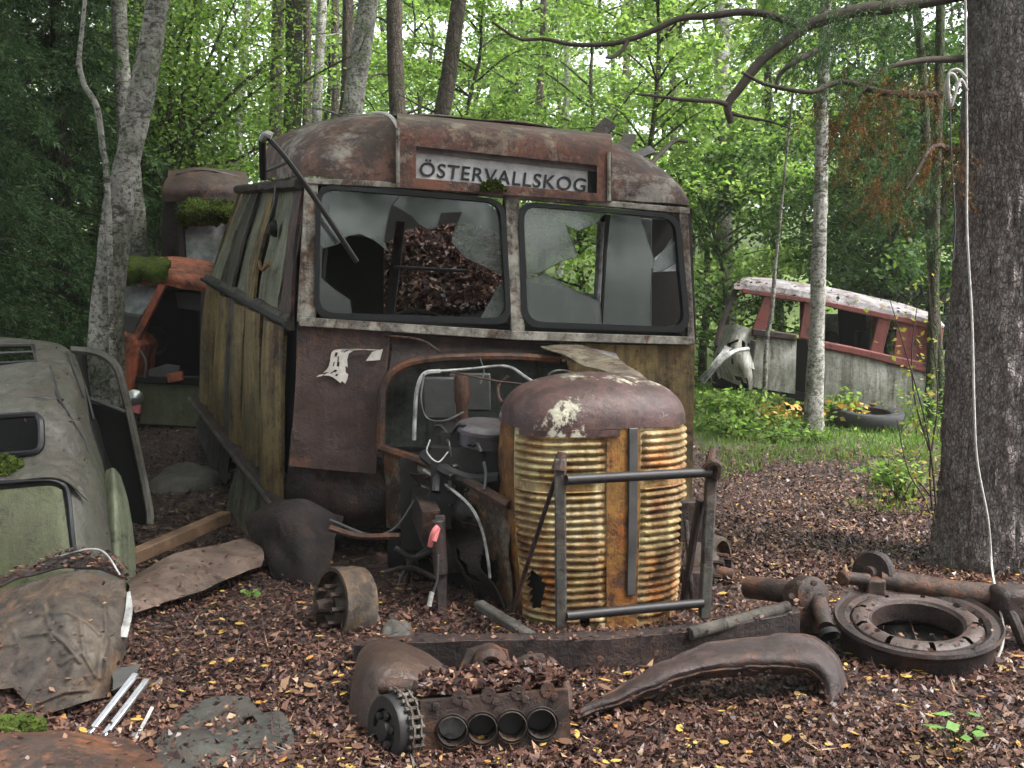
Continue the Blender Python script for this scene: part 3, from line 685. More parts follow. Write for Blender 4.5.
MB().lathe([(.0, .10), (.10, .098), (.155, .085), (.168, .07), (.168, .05), (.150, .045), (.150, -.02), (.06, -.03), (.06, -.12), (0, -.12)], c_, up_, 32).build('air_filter', rusty('grey_filter_housing', (.10, .09, .10), .42, rust=(.08, .06, .055), rough=.42, w=4.4), B)
MB().lathe([(0, .17), (.035, .168), (.042, .15), (.042, .02), (.034, .0), (.03, -.12), (0, -.12)], P(462, 405, 5.6), V((0, 0, 1)), 16).build('ignition_coil', M['rustred'], B)
bt = MB(); bt.box(P(440, 398, 5.78), (.19, .05, .24)); bt.box(P(470, 392, 5.86), (.24, .03, .22)); bt.build('bulkhead_box', M['grey'], B, bevel=.012)
def hose(name, pts, r, mat, n=26): return MB().tube(cr([P(*p) for p in pts], n), r, 6).build(name, M[mat] if isinstance(mat, str) else mat, B)
hose('hose', [(414, 440, 5.5), (415, 415, 5.5), (417, 390, 5.48), (424, 374, 5.5), (440, 371, 5.55)], .012, 'white')
hose('hose', [(440, 371, 5.55), (468, 369, 5.6), (498, 366, 5.6), (512, 368, 5.55), (524, 376, 5.5), (536, 384, 5.4)], .008, 'white')
hose('hose', [(545, 380, 5.6), (553, 372, 5.6), (566, 371, 5.6), (580, 377, 5.5)], .009, 'grey')
hose('wire', [(424, 374, 5.45), (421, 400, 5.4), (427, 418, 5.4), (444, 421, 5.35), (464, 412, 5.4)], .006, 'grey')
hose('wire', [(452, 372, 5.5), (490, 380, 5.4), (520, 384, 5.4), (575, 392, 5.3)], .006, 'rustred')
hose('wire', [(508, 376, 5.5), (498, 388, 5.5), (502, 402, 5.45), (512, 396, 5.4), (506, 410, 5.35), (520, 410, 5.3)], .009, 'rustred')
hose('wire', [(480, 358, 5.8), (484, 372, 5.6), (480, 384, 5.55)], .005, 'grey')
hose('wire', [(380, 335, 5.85), (420, 340, 5.75), (440, 352, 5.7)], .008, 'rust')
hose('wire', [(430, 440, 5.2), (427, 452, 5.15), (438, 462, 5.1), (448, 452, 5.15)], .004, 'white')
hose('wire', [(484, 462, 5.1), (486, 476, 5.05), (484, 490, 5.0)], .008, 'grey')
# bonnet side rail, wing remains
sidep = crgrid([[P(383, 450, 5.72), P(420, 463, 5.46), (P(462, 481, 5.2)), P(510, 507, 4.93)], [P(384, 480, 5.75), P(425, 500, 5.45), P(470, 528, 5.18), P(510, 560, 4.93)], [P(386, 525, 5.8), P(432, 535, 5.5), P(480, 570, 5.18), P(512, 618, 4.93)]], 40, 20)
def sk(j, i):
    x, y = topix(sidep[j][i]); return y < 545 - 60*noise.noise(V((x*.03, 1, 1))) or x > 494
MB().sheet(jit(sidep, .02, 5, 1), .006, keep=sk).build('bonnet_side', rusty('rusty_buff_bonnet_side', (.24, .225, .165), .535, rust=(.10, .042, .016), dark=(.04, .026, .02), scale=2.6, streak=.3, w=9.1), B)
MB().tube(cr([P(381, 448, 5.70), P(420, 461, 5.43), P(462, 479, 5.17), P(510, 505, 4.9)], 24), .026, 8).build('bonnet_rail', M['rustred'], B)
hose('wing_bead', [(424, 470, 5.35), (446, 485, 5.2), (470, 506, 5.05), (482, 530, 4.97), (488, 560, 4.93), (490, 578, 4.92)], .008, 'white')
wg = crgrid([[P(400, 468, 5.6), P(440, 478, 5.3), P(470, 505, 5.1)], [P(405, 520, 5.6), P(440, 520, 5.3), P(478, 548, 5.05)], [P(420, 560, 5.6), P(445, 575, 5.3), P(500, 610, 4.95)]], 18, 20)
MB().sheet(jit(wg, .06, 6, 6), .006, keep=lambda j, i: noise.noise(V((j*.35, i*.35, 3))) > -.2).build('torn_inner_wing', M['rustdark'], B)
st = MB(); st.bar(P(440, 515, 4.95), P(443, 640, 4.85), .06, .05, V((1, 0, 0))); st.tube([P(438, 520, 4.9), P(441, 575, 4.88)], .035, 10); st.build('steering_post', M['rustdark'], B, bevel=.008)
MB().tube(cr([P(430, 546, 4.8), P(433, 533, 4.78), P(438, 527, 4.8), P(434, 541, 4.78)], 8), .013, 8).build('pink_lever', M['pink'], B)
hose('wire', [(438, 555, 4.8), (437, 580, 4.8), (431, 598, 4.8)], .007, 'grey')
MB().tube([P(432, 592, 4.79), P(429, 606, 4.78)], .012, 8).build('cable_end', M['white'], B)
hose('wire', [(330, 520, 5.4), (370, 535, 5.3), (395, 528, 5.3), (415, 500, 5.3)], .008, 'grey')
hose('pipe', [(330, 528, 5.35), (360, 536, 5.3), (400, 536, 5.25)], .018, 'rustred')
hose('wire', [(395, 610, 5.2), (400, 580, 5.3), (412, 560, 5.3), (428, 548, 5.2)], .009, 'grey')
# inner mudguard and front hubs
mg = crgrid([[P(244, 512, 5.95), P(290, 500, 5.75), P(338, 512, 5.8)], [P(256, 548, 5.75), P(298, 545, 5.5), P(332, 555, 5.6)], [P(280, 586, 5.55), P(304, 590, 5.4), P(324, 592, 5.45)]], 24, 22)
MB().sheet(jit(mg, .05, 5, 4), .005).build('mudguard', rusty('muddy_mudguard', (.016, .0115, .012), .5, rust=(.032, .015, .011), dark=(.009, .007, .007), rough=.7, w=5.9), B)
def drum(c, axd, r, name='brake_drum'):
    mb = MB(); mb.lathe([(0, .02), (.05*r/.2, .02), (.06*r/.2, .05), (.45*r, .045), (.62*r, .0), (.85*r, -.01), (.9*r, .02), (.9*r, .05), (r, .05), (r*1.02, .0), (r*1.0, -.04), (r*1.03, -.06), (r*1.0, -.075), (r*1.0, -.105), (r*.9, -.11), (0, -.11)], c, axd, 40)
    o = mb.build(name, rusty('dusty_brake_drum', (.085, .068, .054), .5, rust=(.095, .058, .028), dark=(.028, .02, .016), w=r*9), B)
    x = axd.orthogonal().normalized(); y = axd.cross(x); sb = MB()
    for k in range(8):
        a = k*math.pi/4; p = c + (x*math.cos(a)+y*math.sin(a))*r*.5 + axd*.03
        sb.tube([p, p + axd*.06], .013, 6)
    sb.lathe([(0, .10), (.03, .095), (.038, .04), (.04, .0)], c + axd*.03, axd, 12)
    sb.build('wheel_studs', M['rust'], o)
    return o
drum(P(340, 606, 4.70), V((-.80, -.58, .14)).normalized(), .18)
drum(P(712, 572, 5.6), V((.85, -.5, 0)).normalized(), .20)
MB().tube([P(352, 606, 5.12), P(700, 580, 5.6)], .05, 10).build('front_axle', M['rustdark'], B)
# radiator shell
NC = V((.42, 5.04, 0)); ph = R(17); nf = V((math.sin(ph), -math.cos(ph), 0)); nl = V((math.cos(ph), math.sin(ph), 0))
ZT = 1.05
def nosept(t, z, rib=0.0):
    """t -1..1 across the front; |t|>1 runs back along the sides"""
    k = (z-.02)/ZT; w = .445*(.90 + .10*ss(-.05, .55, k))
    if k > .72: w *= 1 - .05*((k-.72)/.28)**2
    a = max(-1, min(1, t)); ang = a*math.pi/2
    lat = math.copysign(abs(math.sin(ang))**.80, ang)*w; fwd = .30*abs(math.cos(ang))**.75
    back = max(0, abs(t)-1)*.35
    d = V((math.sin(ang)*.75, math.cos(ang), 0)).normalized()
    lat += d.x*rib; fwd += d.y*rib
    return NC + nl*lat + nf*(fwd - back - .02) + V((0, 0, z))
def ribh(t, z):
    if -.06 < t < .115: return 0.0
    if abs(t) > .90: return 0.0
    if not (.02 < z < .93) or .655 < z < .70: return 0.0
    e = min(1, ((t-.115) if t > 0 else (-.06-t))/.03, (.90-abs(t))/.03)
    ph_ = (z-.02)/.0365 % 1.0
    return .029*e*(math.sin(ph_*math.pi)**.65) - .015
ts = list(np.linspace(-1.5, -.95, 6)) + list(np.linspace(-.93, .93, 75)) + list(np.linspace(.95, 1.5, 6))
zs = list(np.linspace(-.03, .97, 250))
g = jit([[nosept(t, z, ribh(t, z)) for t in ts] for z in zs], .006, 5, 2)
hol = lambda j, i: abs(ts[i]) < .94 and ((ts[i]+.68)/.10)**2 + ((zs[j]-.17)/.10)**2 > 1 + .9*noise.noise(V((zs[j]*17, ts[i]*9, 11))) and ((ts[i]+.22)/.035)**2 + ((zs[j]-.03)/.05)**2 > 1
MB().sheet(g, -.006, keep=hol).build('radiator_grille', M['grille'], B)
for s_ in (-1, 1):
    MB().sheet(jit([[nosept(s_*t, z, .004) for t in np.linspace(.93, 1.5, 12)] for z in np.linspace(-.03, .96, 40)], .006, 5, 2), -.005 if s_ > 0 else .005).build('grille_side', M['orange'], B)
MB().grid([[nosept(t*.96, z) + nf*-.06 for t in np.linspace(-1, 1, 15)] for z in (-.03, .5, .95)]).build('radiator_core', M['black'], B)
MB().sheet([[nosept(t, z, .008) for t in np.linspace(-.055, .11, 7)] for z in np.linspace(-.03, .96, 20)], -.004).build('grille_centre_strip', M['orange'], B)
MB().sheet([[nosept(t, z, .022) for t in np.linspace(.035, .085, 5)] for z in np.linspace(.15, .95, 12)], -.012).build('grille_centre_bar', M['grey'], B, bevel=.003)
caprows = []
for q in np.linspace(0, 1, 22):
    a = q*math.pi/2; z = .945 + .215*math.sin(a)**.88; s_ = max(.02, math.cos(a)**.60)
    row = []
    for t in ts:
        p = nosept(t, min(z, .945), .010); c0 = NC + nf*-.12 + V((0, 0, 0))
        p2 = V((lerp(c0.x, p.x, s_), lerp(c0.y, p.y, s_), z + .03*(1-s_)))
        row.append(p2)
    caprows.append(row)
MB().sheet(jit(caprows, .007, 5, 8), -.006).build('radiator_cowl', M['nose'], B)
MB().sheet([[nosept(t, z, .018) for t in np.linspace(-.80, .0, 24)] for z in np.linspace(.915, .945, 5)], -.006).build('cowl_lip', M['nose'], B)
# guard bars before the radiator
gb = tag(thing('x', V((0, 0, 0)), None, None), None) if False else None
MB().bar(P(560, 458, 4.46), P(561, 634, 4.44), .058, .05, V((1, 0, 0))).build('guard_post', M['pipe'], B, bevel=.008)
MB().tube([P(562, 452, 4.46), P(559, 470, 4.45)], [.02, .035], 8).build('guard_post_cap', M['rust'], B)
MB().bar(P(712, 455, 4.78), P(704, 618, 4.72), .062, .05, V((1, 0, 0))).build('guard_post', M['pipe'], B, bevel=.008)
kn = MB(); kn.tube(cr([P(704, 470, 4.72), P(712, 462, 4.7), P(718, 466, 4.72), P(716, 478, 4.74)], 10), .02, 7); kn.tube([P(713, 447, 4.78), P(710, 470, 4.74)], [.014, .03], 7); kn.build('bracket', M['rust'], B)
MB().tube([P(566, 480, 4.42), P(710, 472, 4.73)], .023, 10).build('guard_bar', M['greydark'], B)
MB().tube([P(566, 616, 4.42), P(702, 603, 4.70)], .022, 10).build('guard_bar', M['greydark'], B)
MB().tube([P(557, 474, 4.47), P(512, 612, 4.72)], .011, 8).build('guard_brace', M['rustdark'], B)
MB().tube([P(700, 500, 4.8), P(684, 600, 4.9)], .02, 8).build('guard_brace', M['rustdark'], B)
ww = MB(); ww.tube([P(686, 520, 4.9), P(692, 600, 4.85)], .014, 6); ww.box(P(690, 520, 5.0), (.12, .1, .2)); ww.box(P(697, 585, 5.1), (.14, .1, .16)); ww.build('radiator_bracket', M['rustdark'], B, bevel=.01)
# mirror arm across the screen
arm = cr([P(266, 136, 5.45), P(285, 157, 5.45), P(318, 203, 5.5), P(357, 262, 5.6)], 14)
MB().tube(arm, .015, 7).build('mirror_arm', M['greydark'], B)
MB().tube([p + V((.009, -.014, .004)) for p in arm[1:]], .004, 5).build('mirror_arm_edge', M['grey'], B)
MB().tube(cr([P(262, 140, 5.45), P(266, 134, 5.42), P(272, 136, 5.42)], 6), .019, 8).build('mirror_arm_knob', M['white'], B)
MB().tube([P(262, 140, 5.47), P(263, 178, 5.75)], .02, 7).build('mirror_bracket', M['black'], B)
MB().tube([P(264, 172, 5.8), P(292, 160, 5.8)], .012, 6).build('mirror_stay', M['grey'], B)
# heap of leaves on the collapsed roof inside
def heapz(x, y):
    px = 512 + FOC*x/y
    return 2.16 - .95*ss(485, 570, px) - .3*ss(420, 360, px) - .7*ss(9.2, 7.4, y) + .06*fbm(x, y, 1, 3)
hx = np.linspace(-1.7, .7, 48); hy = np.linspace(7.3, 9.6, 34)
hm = MB().grid([[V((x, y, heapz(x, y))) for x in hx] for y in hy])
n = 13000; X = rng.uniform(-1.7, .7, n); Y = rng.uniform(7.3, 9.6, n)
c = np.array([(x, y, heapz(x, y)+.02) for x, y in zip(X, Y)])
dq = diamonds(c, .09, .06, rng, .3)
k = len(hm.v); hm.add([tuple(p) for p in dq], [(4*i, 4*i+1, 4*i+2, 4*i+3) for i in range(n)])
tag(hm.build('leaf_heap', M['litter'], smooth=0), 'heap of brown dead leaves fallen through the roof into the bus', 'leaf heap', kind='stuff')
# ---------------------------------------------------------------- grey-green car at the left
def trace(rows, nu, nv, amp=0, s=3, seed=0):
    g = crgrid([[P(*p) for p in r] for r in rows], nu, nv)
    return jit(g, amp, s, seed) if amp else g
def pholes(g, holes):
    pm = [[topix(p) for p in r] for r in g]
    def keep(j, i):
        a, b = pm[j][i], pm[j+1][i+1]; x, y = (a[0]+b[0])/2, (a[1]+b[1])/2
        return not any(inpoly(x, y, h) for h in holes)
    return keep
C1 = thing('derelict_car', V((-2.75, 5.6, T(-2.75, 5.6))), 'dull grey-green round-backed car with a small rear window and its door hanging open', 'car')
rows = [[(-170, 339, 6.4), (-60, 336, 6.35), (0, 337, 6.3), (36, 339, 6.25), (62, 344, 6.2), (76, 354, 6.15)],
        [(-170, 366, 5.75), (-60, 363, 5.7), (0, 363, 5.7), (40, 361, 5.7), (67, 364, 5.75), (82, 376, 5.85)],
        [(-170, 412, 5.25), (-60, 410, 5.2), (0, 410, 5.2), (42, 410, 5.2), (74, 412, 5.32), (90, 418, 5.5)],
        [(-170, 462, 5.1), (-60, 460, 5.05), (0, 459, 5.05), (46, 458, 5.06), (84, 458, 5.2), (102, 462, 5.4)],
        [(-170, 492, 4.9), (-60, 488, 4.85), (0, 484, 4.85), (60, 482, 4.9), (94, 498, 5.02), (114, 510, 5.25)],
        [(-170, 575, 4.75), (-60, 575, 4.72), (0, 575, 4.72), (70, 575, 4.75), (104, 578, 4.9), (126, 585, 5.1)],
        [(-170, 650, 4.7), (-60, 650, 4.7), (0, 650, 4.7), (70, 650, 4.74), (106, 650, 4.9), (130, 640, 5.1)]]
g = trace(rows, 110, 90)
win1 = rpoly([(-50, 420), (41, 414), (42, 452), (-50, 460)], 11)
sunr = [(-120, 350), (33, 346), (36, 362), (-120, 370)]
MB().sheet(jit(g, .012, 3, 3), .005, keep=pholes(g, [win1, sunr])).build('body', M['carpaint'], C1)
def onrow(rows, pts, off=.006):
    out = []
    for x, y in pts:
        best = min(((topix(p)[0]-x)**2+(topix(p)[1]-y)**2, p) for r in g for p in r if abs(topix(p)[0]-x) < 14 and abs(topix(p)[1]-y) < 14) if True else None
        out.append(best[1] + (CAM-best[1]).normalized()*off)
    return out
flat = [p for r in g for p in r]; fpx = np.array([topix(p) for p in flat])
def near(x, y, off=.006):
    p = flat[int(((fpx - (x, y))**2).sum(1).argmin())]
    r = ray(x, y); return CAM + r*(p.y/r.y) + (CAM-p).normalized()*off
MB().tube([near(x, y) for x, y in win1] + [near(*win1[0])], .016, 6, cap=False).build('rear_window_rubber', M['rubber'], C1)
MB().tube([near(x, y) for x, y in ((-120, 348), (-40, 347), (33, 346), (36, 362), (-40, 366), (-120, 370))], .014, 6).build('sunroof_rail', M['greydark'], C1)
MB().tube([near(x, y, .0) for x, y in ((-120, 357), (-40, 355), (34, 352))], .010, 6).build('sunroof_rail', M['grey'], C1)
lid = trace([[(-170, 496, 4.83), (-60, 493, 4.79), (0, 490, 4.79), (48, 486, 4.83), (62, 490, 4.85)], [(-170, 535, 4.76), (-60, 535, 4.72), (0, 533, 4.71), (52, 531, 4.76), (68, 533, 4.79)], [(-170, 600, 4.69), (-60, 600, 4.66), (0, 600, 4.66), (60, 600, 4.70), (76, 600, 4.73)]], 40, 30)
MB().sheet(lid, .012).build('engine_lid', M['carlid'], C1)
MB().tube(cr([P(*p) for p in ((-170, 489, 4.83), (-60, 486, 4.80), (0, 483, 4.8), (46, 480, 4.84), (62, 484, 4.86), (68, 496, 4.86), (72, 535, 4.80), (80, 600, 4.75))], 50), .014, 6).build('lid_seal', M['rubber'], C1)
MB().sheet(trace([[(-90, 470, 4.98), (0, 466, 4.96), (50, 464, 5.0), (70, 476, 5.0)], [(-90, 478, 4.90), (0, 474, 4.86), (54, 470, 4.9), (80, 486, 4.92)], [(-90, 488, 4.84), (0, 482, 4.80), (58, 478, 4.84), (88, 500, 4.92)]], 40, 12), .006).build('lid_surround', M['carpaint'], C1)
mossy(jit(trace([[(-40, 458, 5.02), (0, 455, 5.02), (20, 460, 5.02)], [(-40, 466, 4.93), (0, 463, 4.92), (24, 466, 4.95)], [(-40, 480, 4.86), (0, 477, 4.84), (16, 472, 4.9)]], 24, 12), .03, 14, 2), .015, 900, 'moss_patch', C1)
MB().sheet(trace([[(106, 470, 5.32), (114, 468, 5.30), (121, 476, 5.4)], [(103, 500, 5.2), (116, 494, 5.16), (129, 505, 5.35)], [(103, 545, 5.08), (118, 540, 5.05), (135, 550, 5.3)], [(106, 620, 5.05), (120, 620, 5.02), (137, 620, 5.3)]], 20, 24), .005).build('rear_wing', rusty('pale_green_wing_paint', (.135, .155, .10), .44, rust=(.12, .09, .06), scale=3, streak=.5, w=8.2), C1)
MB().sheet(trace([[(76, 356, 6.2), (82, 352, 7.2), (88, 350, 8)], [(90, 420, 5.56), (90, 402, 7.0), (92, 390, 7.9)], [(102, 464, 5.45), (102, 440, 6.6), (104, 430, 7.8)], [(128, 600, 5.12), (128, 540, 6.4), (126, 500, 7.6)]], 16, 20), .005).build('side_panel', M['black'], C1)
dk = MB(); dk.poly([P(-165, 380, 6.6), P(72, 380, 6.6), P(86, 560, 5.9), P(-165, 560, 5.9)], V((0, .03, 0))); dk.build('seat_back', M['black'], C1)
for pts in (((50, 366), (60, 400), (84, 440), (97, 480), (108, 540)), ((-60, 400), (0, 398), (40, 398), (66, 400)), ((66, 352), (74, 372), (84, 400))):
    q = [(pts[k][0]+(pts[k+1][0]-pts[k][0])*t, pts[k][1]+(pts[k+1][1]-pts[k][1])*t) for k in range(len(pts)-1) for t in np.linspace(0, .9, 8)]
    MB().tube([near(x, y, .0) for x, y in q], .006, 5).build('panel_seam', M['greydark'], C1)
strew([r[30:100] for r in g[:60]], 70, .026, .006)
# the open door
MB().tube(cr([P(*p) for p in ((73, 350, 6.05), (92, 352, 6.02), (106, 357, 6.0), (117, 368, 5.97), (124, 390, 5.94), (131, 420, 5.9), (140, 462, 5.86), (149, 508, 5.8), (150, 524, 5.78))], 40), .024, 7).build('door_frame', M['carpaint'], C1)
d_ = crgrid([[P(90, 402, 6.02), P(110, 408, 5.98), P(130, 418, 5.93)], [P(106, 450, 5.98), P(122, 455, 5.93), P(139, 462, 5.88)], [P(128, 520, 5.9), P(140, 524, 5.85), P(149, 524, 5.8)]], 12, 20)
MB().sheet(jit(d_, .01, 6, 1), .03).build('door', M['black'], C1)
MB().tube([P(88, 398, 6.0), P(126, 412, 5.9)], .012, 6).build('door_waist_strip', M['grey'], C1)
MB().tube(cr([P(*p) for p in ((77, 372, 6.0), (84, 385, 5.95), (92, 415, 5.9), (92, 420, 5.9))], 12), .012, 6).build('window_channel', M['greydark'], C1)

# ---------------------------------------------------------------- orange car behind, under the stacked one
C2 = thing('wrecked_car', P(165, 428, 9.6), 'orange car wreck with a mossy roof and dark open doorway beside the birch', 'car')
def C2p(name, pts, Y, th, mat, bev=.004): return MB().poly([P(p[0], p[1], p[2] if len(p) > 2 else Y) for p in pts], V((0, th, 0))).build(name, M[mat], C2, bevel=bev)
MB().sheet(jit(trace([[(120, 285, 9.3), (165, 286, 9.25), (212, 294, 9.35)], [(118, 276, 9.35), (165, 274, 9.3), (214, 284, 9.4)], [(120, 266, 9.8), (165, 262, 9.8), (214, 268, 9.9)], [(124, 262, 10.6), (165, 258, 10.6), (212, 262, 10.6)]], 36, 20), .02, 4, 2), .01).build('roof', M['carorange'], C2)
mossy(jit(trace([[(121, 283, 9.25), (140, 281, 9.22), (164, 280, 9.2)], [(119, 272, 9.3), (140, 268, 9.25), (170, 268, 9.25)], [(121, 262, 9.8), (140, 260, 9.8), (168, 262, 9.9)]], 30, 14), .05, 9, 5), .03, 1200, 'roof_moss', C2)
M['silver'] = plain('silvery_crazed_glass', (.42, .43, .45), .22, .6, 9, metal=.3)
C2p('windscreen', [(121, 286, 9.5), (158, 288, 9.35), (142, 315, 9.25), (118, 312, 9.35)], 9.3, .01, 'silver')
C2p('bonnet_side', [(118, 312), (142, 315), (134, 336), (117, 334)], 9.2, .3, 'grey', .02)
MB().bar(P(163, 285, 9.2), P(133, 345, 9.15), .05, .06, V((1, 0, 0))).build('windscreen_pillar', M['carorange'], C2)
C2p('front_wing', [(118, 330), (134, 336), (140, 345), (133, 392), (128, 410), (116, 405)], 9.1, .5, 'carorange', .03)
MB().bar(P(205, 292, 9.25), P(203, 380, 9.2), .05, .06, V((1, 0, 0))).build('door_pillar', M['rustdark'], C2)
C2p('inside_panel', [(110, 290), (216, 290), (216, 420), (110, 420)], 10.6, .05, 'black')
C2p('ceiling_lining', [(175, 292, 9.6), (206, 294, 9.6), (206, 312, 9.6), (178, 308, 9.6)], 9.6, .03, 'grey')
C2p('sill_panel', [(137, 381), (206, 384), (206, 428), (140, 424)], 9.1, .06, 'carlid', .01)
C2p('sill', [(135, 376), (206, 378), (206, 386), (135, 383)], 9.05, .2, 'black', .01)
C2p('orange_scrap', [(166, 374), (182, 371), (183, 380), (168, 383)], 8.98, .03, 'carorange')
C2p('sheet_scrap', [(148, 370), (166, 364), (180, 366), (178, 378), (150, 380)], 9.1, .03, 'grey')
MB().lathe([(.13, 0), (.15, .02), (.13, .04), (.11, .02)], P(154, 342, 9.6), V((.2, -1, .3)), 24, closed=True).build('speaker_ring', M['greydark'], C2)
MB().tube(cr([P(140, 350, 9.0), P(146, 362, 9.0), P(145, 378, 9.0)], 8), .012, 6).build('cable', M['grey'], C2)
MB().lathe([(0, .03), (.05, .02), (.075, 0), (.08, -.03)], P(134, 398, 8.98), V((.2, -1, .1)), 16).build('headlight', M['chrome'], C2)
C2p('tail_lamp', [(130, 404), (140, 406), (139, 414), (131, 412)], 8.97, .05, 'pink')
tag(C2, None)
C3 = thing('stacked_car', P(206, 262, 11.2), 'brown car shell with a moss-topped silvery screen standing behind the orange wreck', 'car')
MB().sheet(jit(trace([[(166, 203, 10.9), (205, 200, 10.85), (248, 203, 10.9)], [(164, 190, 10.95), (205, 185, 10.9), (250, 190, 11)], [(168, 177, 11.3), (205, 172, 11.3), (248, 178, 11.4)], [(172, 172, 12.2), (205, 169, 12.2), (246, 174, 12.2)]], 36, 18), .03, 4, 7), .02).build('roof', M['bodyrust'], C3)
MB().tube(cr([P(176, 174, 11.2), P(205, 170, 11.2), P(240, 177, 11.3)], 12), .012, 6).build('gutter', M['grey'], C3)
g_ = crgrid([[P(178, 202, 10.8), P(207, 198, 10.8), P(238, 201, 10.8)], [P(176, 212, 10.65), P(207, 208, 10.6), P(238, 213, 10.65)], [P(178, 224, 10.75), P(207, 226, 10.7), P(236, 224, 10.75)]], 44, 20)
mossy(jit(jit(g_, .06, 5, 3), .03, 22, 5), .06, 1500, 'moss_cushion', C3)
MB().poly([P(184, 222, 10.9), P(234, 224, 10.9), P(226, 264, 10.8), P(187, 262, 10.8)], V((0, .01, 0))).build('windscreen', M['silver'], C3)
for a, b in (((180, 200), (183, 262)), ((238, 202), (226, 264))): MB().bar(P(*a, 10.9), P(*b, 10.8), .06, .06, V((1, 0, 0))).build('pillar', M['rustdark'], C3)
MB().poly([P(163, 196, 11), P(184, 200, 11), P(186, 268, 11), P(160, 268, 11)], V((0, 1.2, 0))).build('side_panel', M['rustdark'], C3, bevel=.02)
MB().poly([P(150, 262, 11), P(240, 264, 11), P(240, 400, 10.9), P(150, 400, 10.9)], V((0, 1.3, 0))).build('lower_body', M['rustdark'], C3, bevel=.05)

# ---------------------------------------------------------------- red and white van at the right
VN = thing('derelict_van', onG(835, 13.6), 'red and white van with empty windows slumped behind the slim birch', 'van')
VP = plane(P(840, 360, 13.3), V((-math.sin(R(9)), -math.cos(R(9)), 0)))
vn = VP.n
def vrows(rows, nu, nv, off=0, amp=.015, s=2, seed=0): return jit(crgrid([[VP(p[0], p[1], off + (p[2] if len(p) > 2 else 0)) for p in r] for r in rows], nu, nv), amp, s, seed, vn)
def vpoly(name, pts, off, th, mat, bev=.01): return MB().poly([VP(x, y, off) for x, y in pts], -vn*th).build(name, M[mat], VN, bevel=bev)
MB().sheet(vrows([[(812, 341), (850, 349), (890, 358), (934, 368)], [(812, 358, .05), (850, 366, .06), (890, 376, .06), (936, 388, .05)], [(818, 402, .03), (850, 410, .03), (890, 420, .03), (934, 434, .0)]], 30, 20), .01).build('side_panel', M['vanwhite'], VN)
MB().sheet(vrows([[(757, 332), (776, 335), (797, 338)], [(754, 355, .04), (775, 358, .05), (796, 362, .05)], [(750, 386), (770, 390), (795, 394)]], 16, 18), .01).build('front_door', M['vanwhite'], VN)
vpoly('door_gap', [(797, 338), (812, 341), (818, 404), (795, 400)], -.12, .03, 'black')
vpoly('waist_moulding', [(808, 338), (850, 346), (890, 355), (937, 365), (937, 376), (890, 364), (850, 354), (808, 346)], .09, .08, 'vanred', .02)
vpoly('waist_moulding', [(752, 328), (797, 334), (797, 341), (752, 336)], .08, .08, 'rustdark', .02)
for pts in ([(766, 293), (779, 296), (764, 334), (751, 332)], [(806, 299), (813, 300), (810, 340), (799, 338)], [(880, 313), (892, 316), (882, 356), (870, 352)]): vpoly('window_pillar', pts, .03, .08, 'vanred')
vpoly('rear_quarter', [(899, 317), (944, 326), (940, 368), (893, 357)], .02, .05, 'vanred')
vpoly('gutter_rail', [(742, 288), (815, 299), (880, 312), (942, 325), (942, 331), (880, 318), (815, 304), (742, 293)], .05, .08, 'vanred')
rr = []
for k in range(14):
    a = k/13*math.pi; o_ = -.85 + .88*math.cos(a); h = .19*abs(math.sin(a))**.7
    rr.append([VP(x, y, o_) + V((0, 0, h*e)) for x, y, e in ((734, 289, .25), (750, 290, .85), (800, 297, 1), (850, 307, 1), (900, 318, 1), (930, 326, .8), (943, 329, .2))])
rr = [cr(r, 36) for r in rr]
MB().sheet(jit(rr, .03, 2.2, 3), .01).build('roof', M['vanroof'], VN)
for pts in ([(765, 294), (777, 296), (766, 340), (752, 340)], [(800, 299), (812, 300), (812, 345), (800, 345)], [(872, 313), (884, 316), (884, 360), (872, 360)], [(925, 322), (940, 326), (940, 372), (925, 372)]): vpoly('far_pillar', pts, -1.62, .06, 'vanred')
vpoly('far_side', [(750, 340), (800, 346), (870, 360), (940, 374), (936, 425), (830, 400), (748, 384)], -1.6, .05, 'vanwhite')
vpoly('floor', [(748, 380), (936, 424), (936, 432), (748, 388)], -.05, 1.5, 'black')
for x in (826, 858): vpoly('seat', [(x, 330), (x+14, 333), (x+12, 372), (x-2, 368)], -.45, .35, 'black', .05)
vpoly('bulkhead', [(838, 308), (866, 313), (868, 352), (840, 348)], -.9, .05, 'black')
MB().tube(cr([VP(736, 290, -.1), VP(724, 318, .0), VP(716, 345, .05)], 8), .04, 7).build('windscreen_pillar', M['rustdark'], VN)
MB().tube(cr([VP(738, 289, -.1), VP(752, 288, -.9), VP(770, 290, -1.5)], 8), .03, 7).build('windscreen_header', M['rustdark'], VN)
nz = crgrid([[VP(722, 330, -.2), VP(738, 326, 0), VP(754, 332, .0)], [VP(712, 352, -.3), VP(735, 350, .1), VP(753, 352, .05)], [VP(718, 380, -.3), VP(738, 385, .1), VP(752, 388, .0)]], 16, 16)
MB().sheet(jit(nz, .14, 2.5, 8), .01, keep=lambda j, i: noise.noise(V((i*.4, j*.4, 1))) > -.35).build('crumpled_nose', M['vanwhite'], VN)
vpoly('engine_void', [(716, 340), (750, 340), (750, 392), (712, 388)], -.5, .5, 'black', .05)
MB().sheet(jit(trace([[(699, 380, 12.6), (706, 378, 12.6)], [(712, 360, 12.55), (720, 362, 12.55)], [(726, 346, 12.6), (734, 348, 12.6)]], 8, 16), .05, 6, 4), .01).build('bent_bumper', M['white'], VN)
MB().tube(cr([P(703, 382, 12.6), P(716, 366, 12.5), P(733, 352, 12.6), P(748, 349, 12.8)], 10), .03, 6).build('bent_bumper', M['white'], VN)
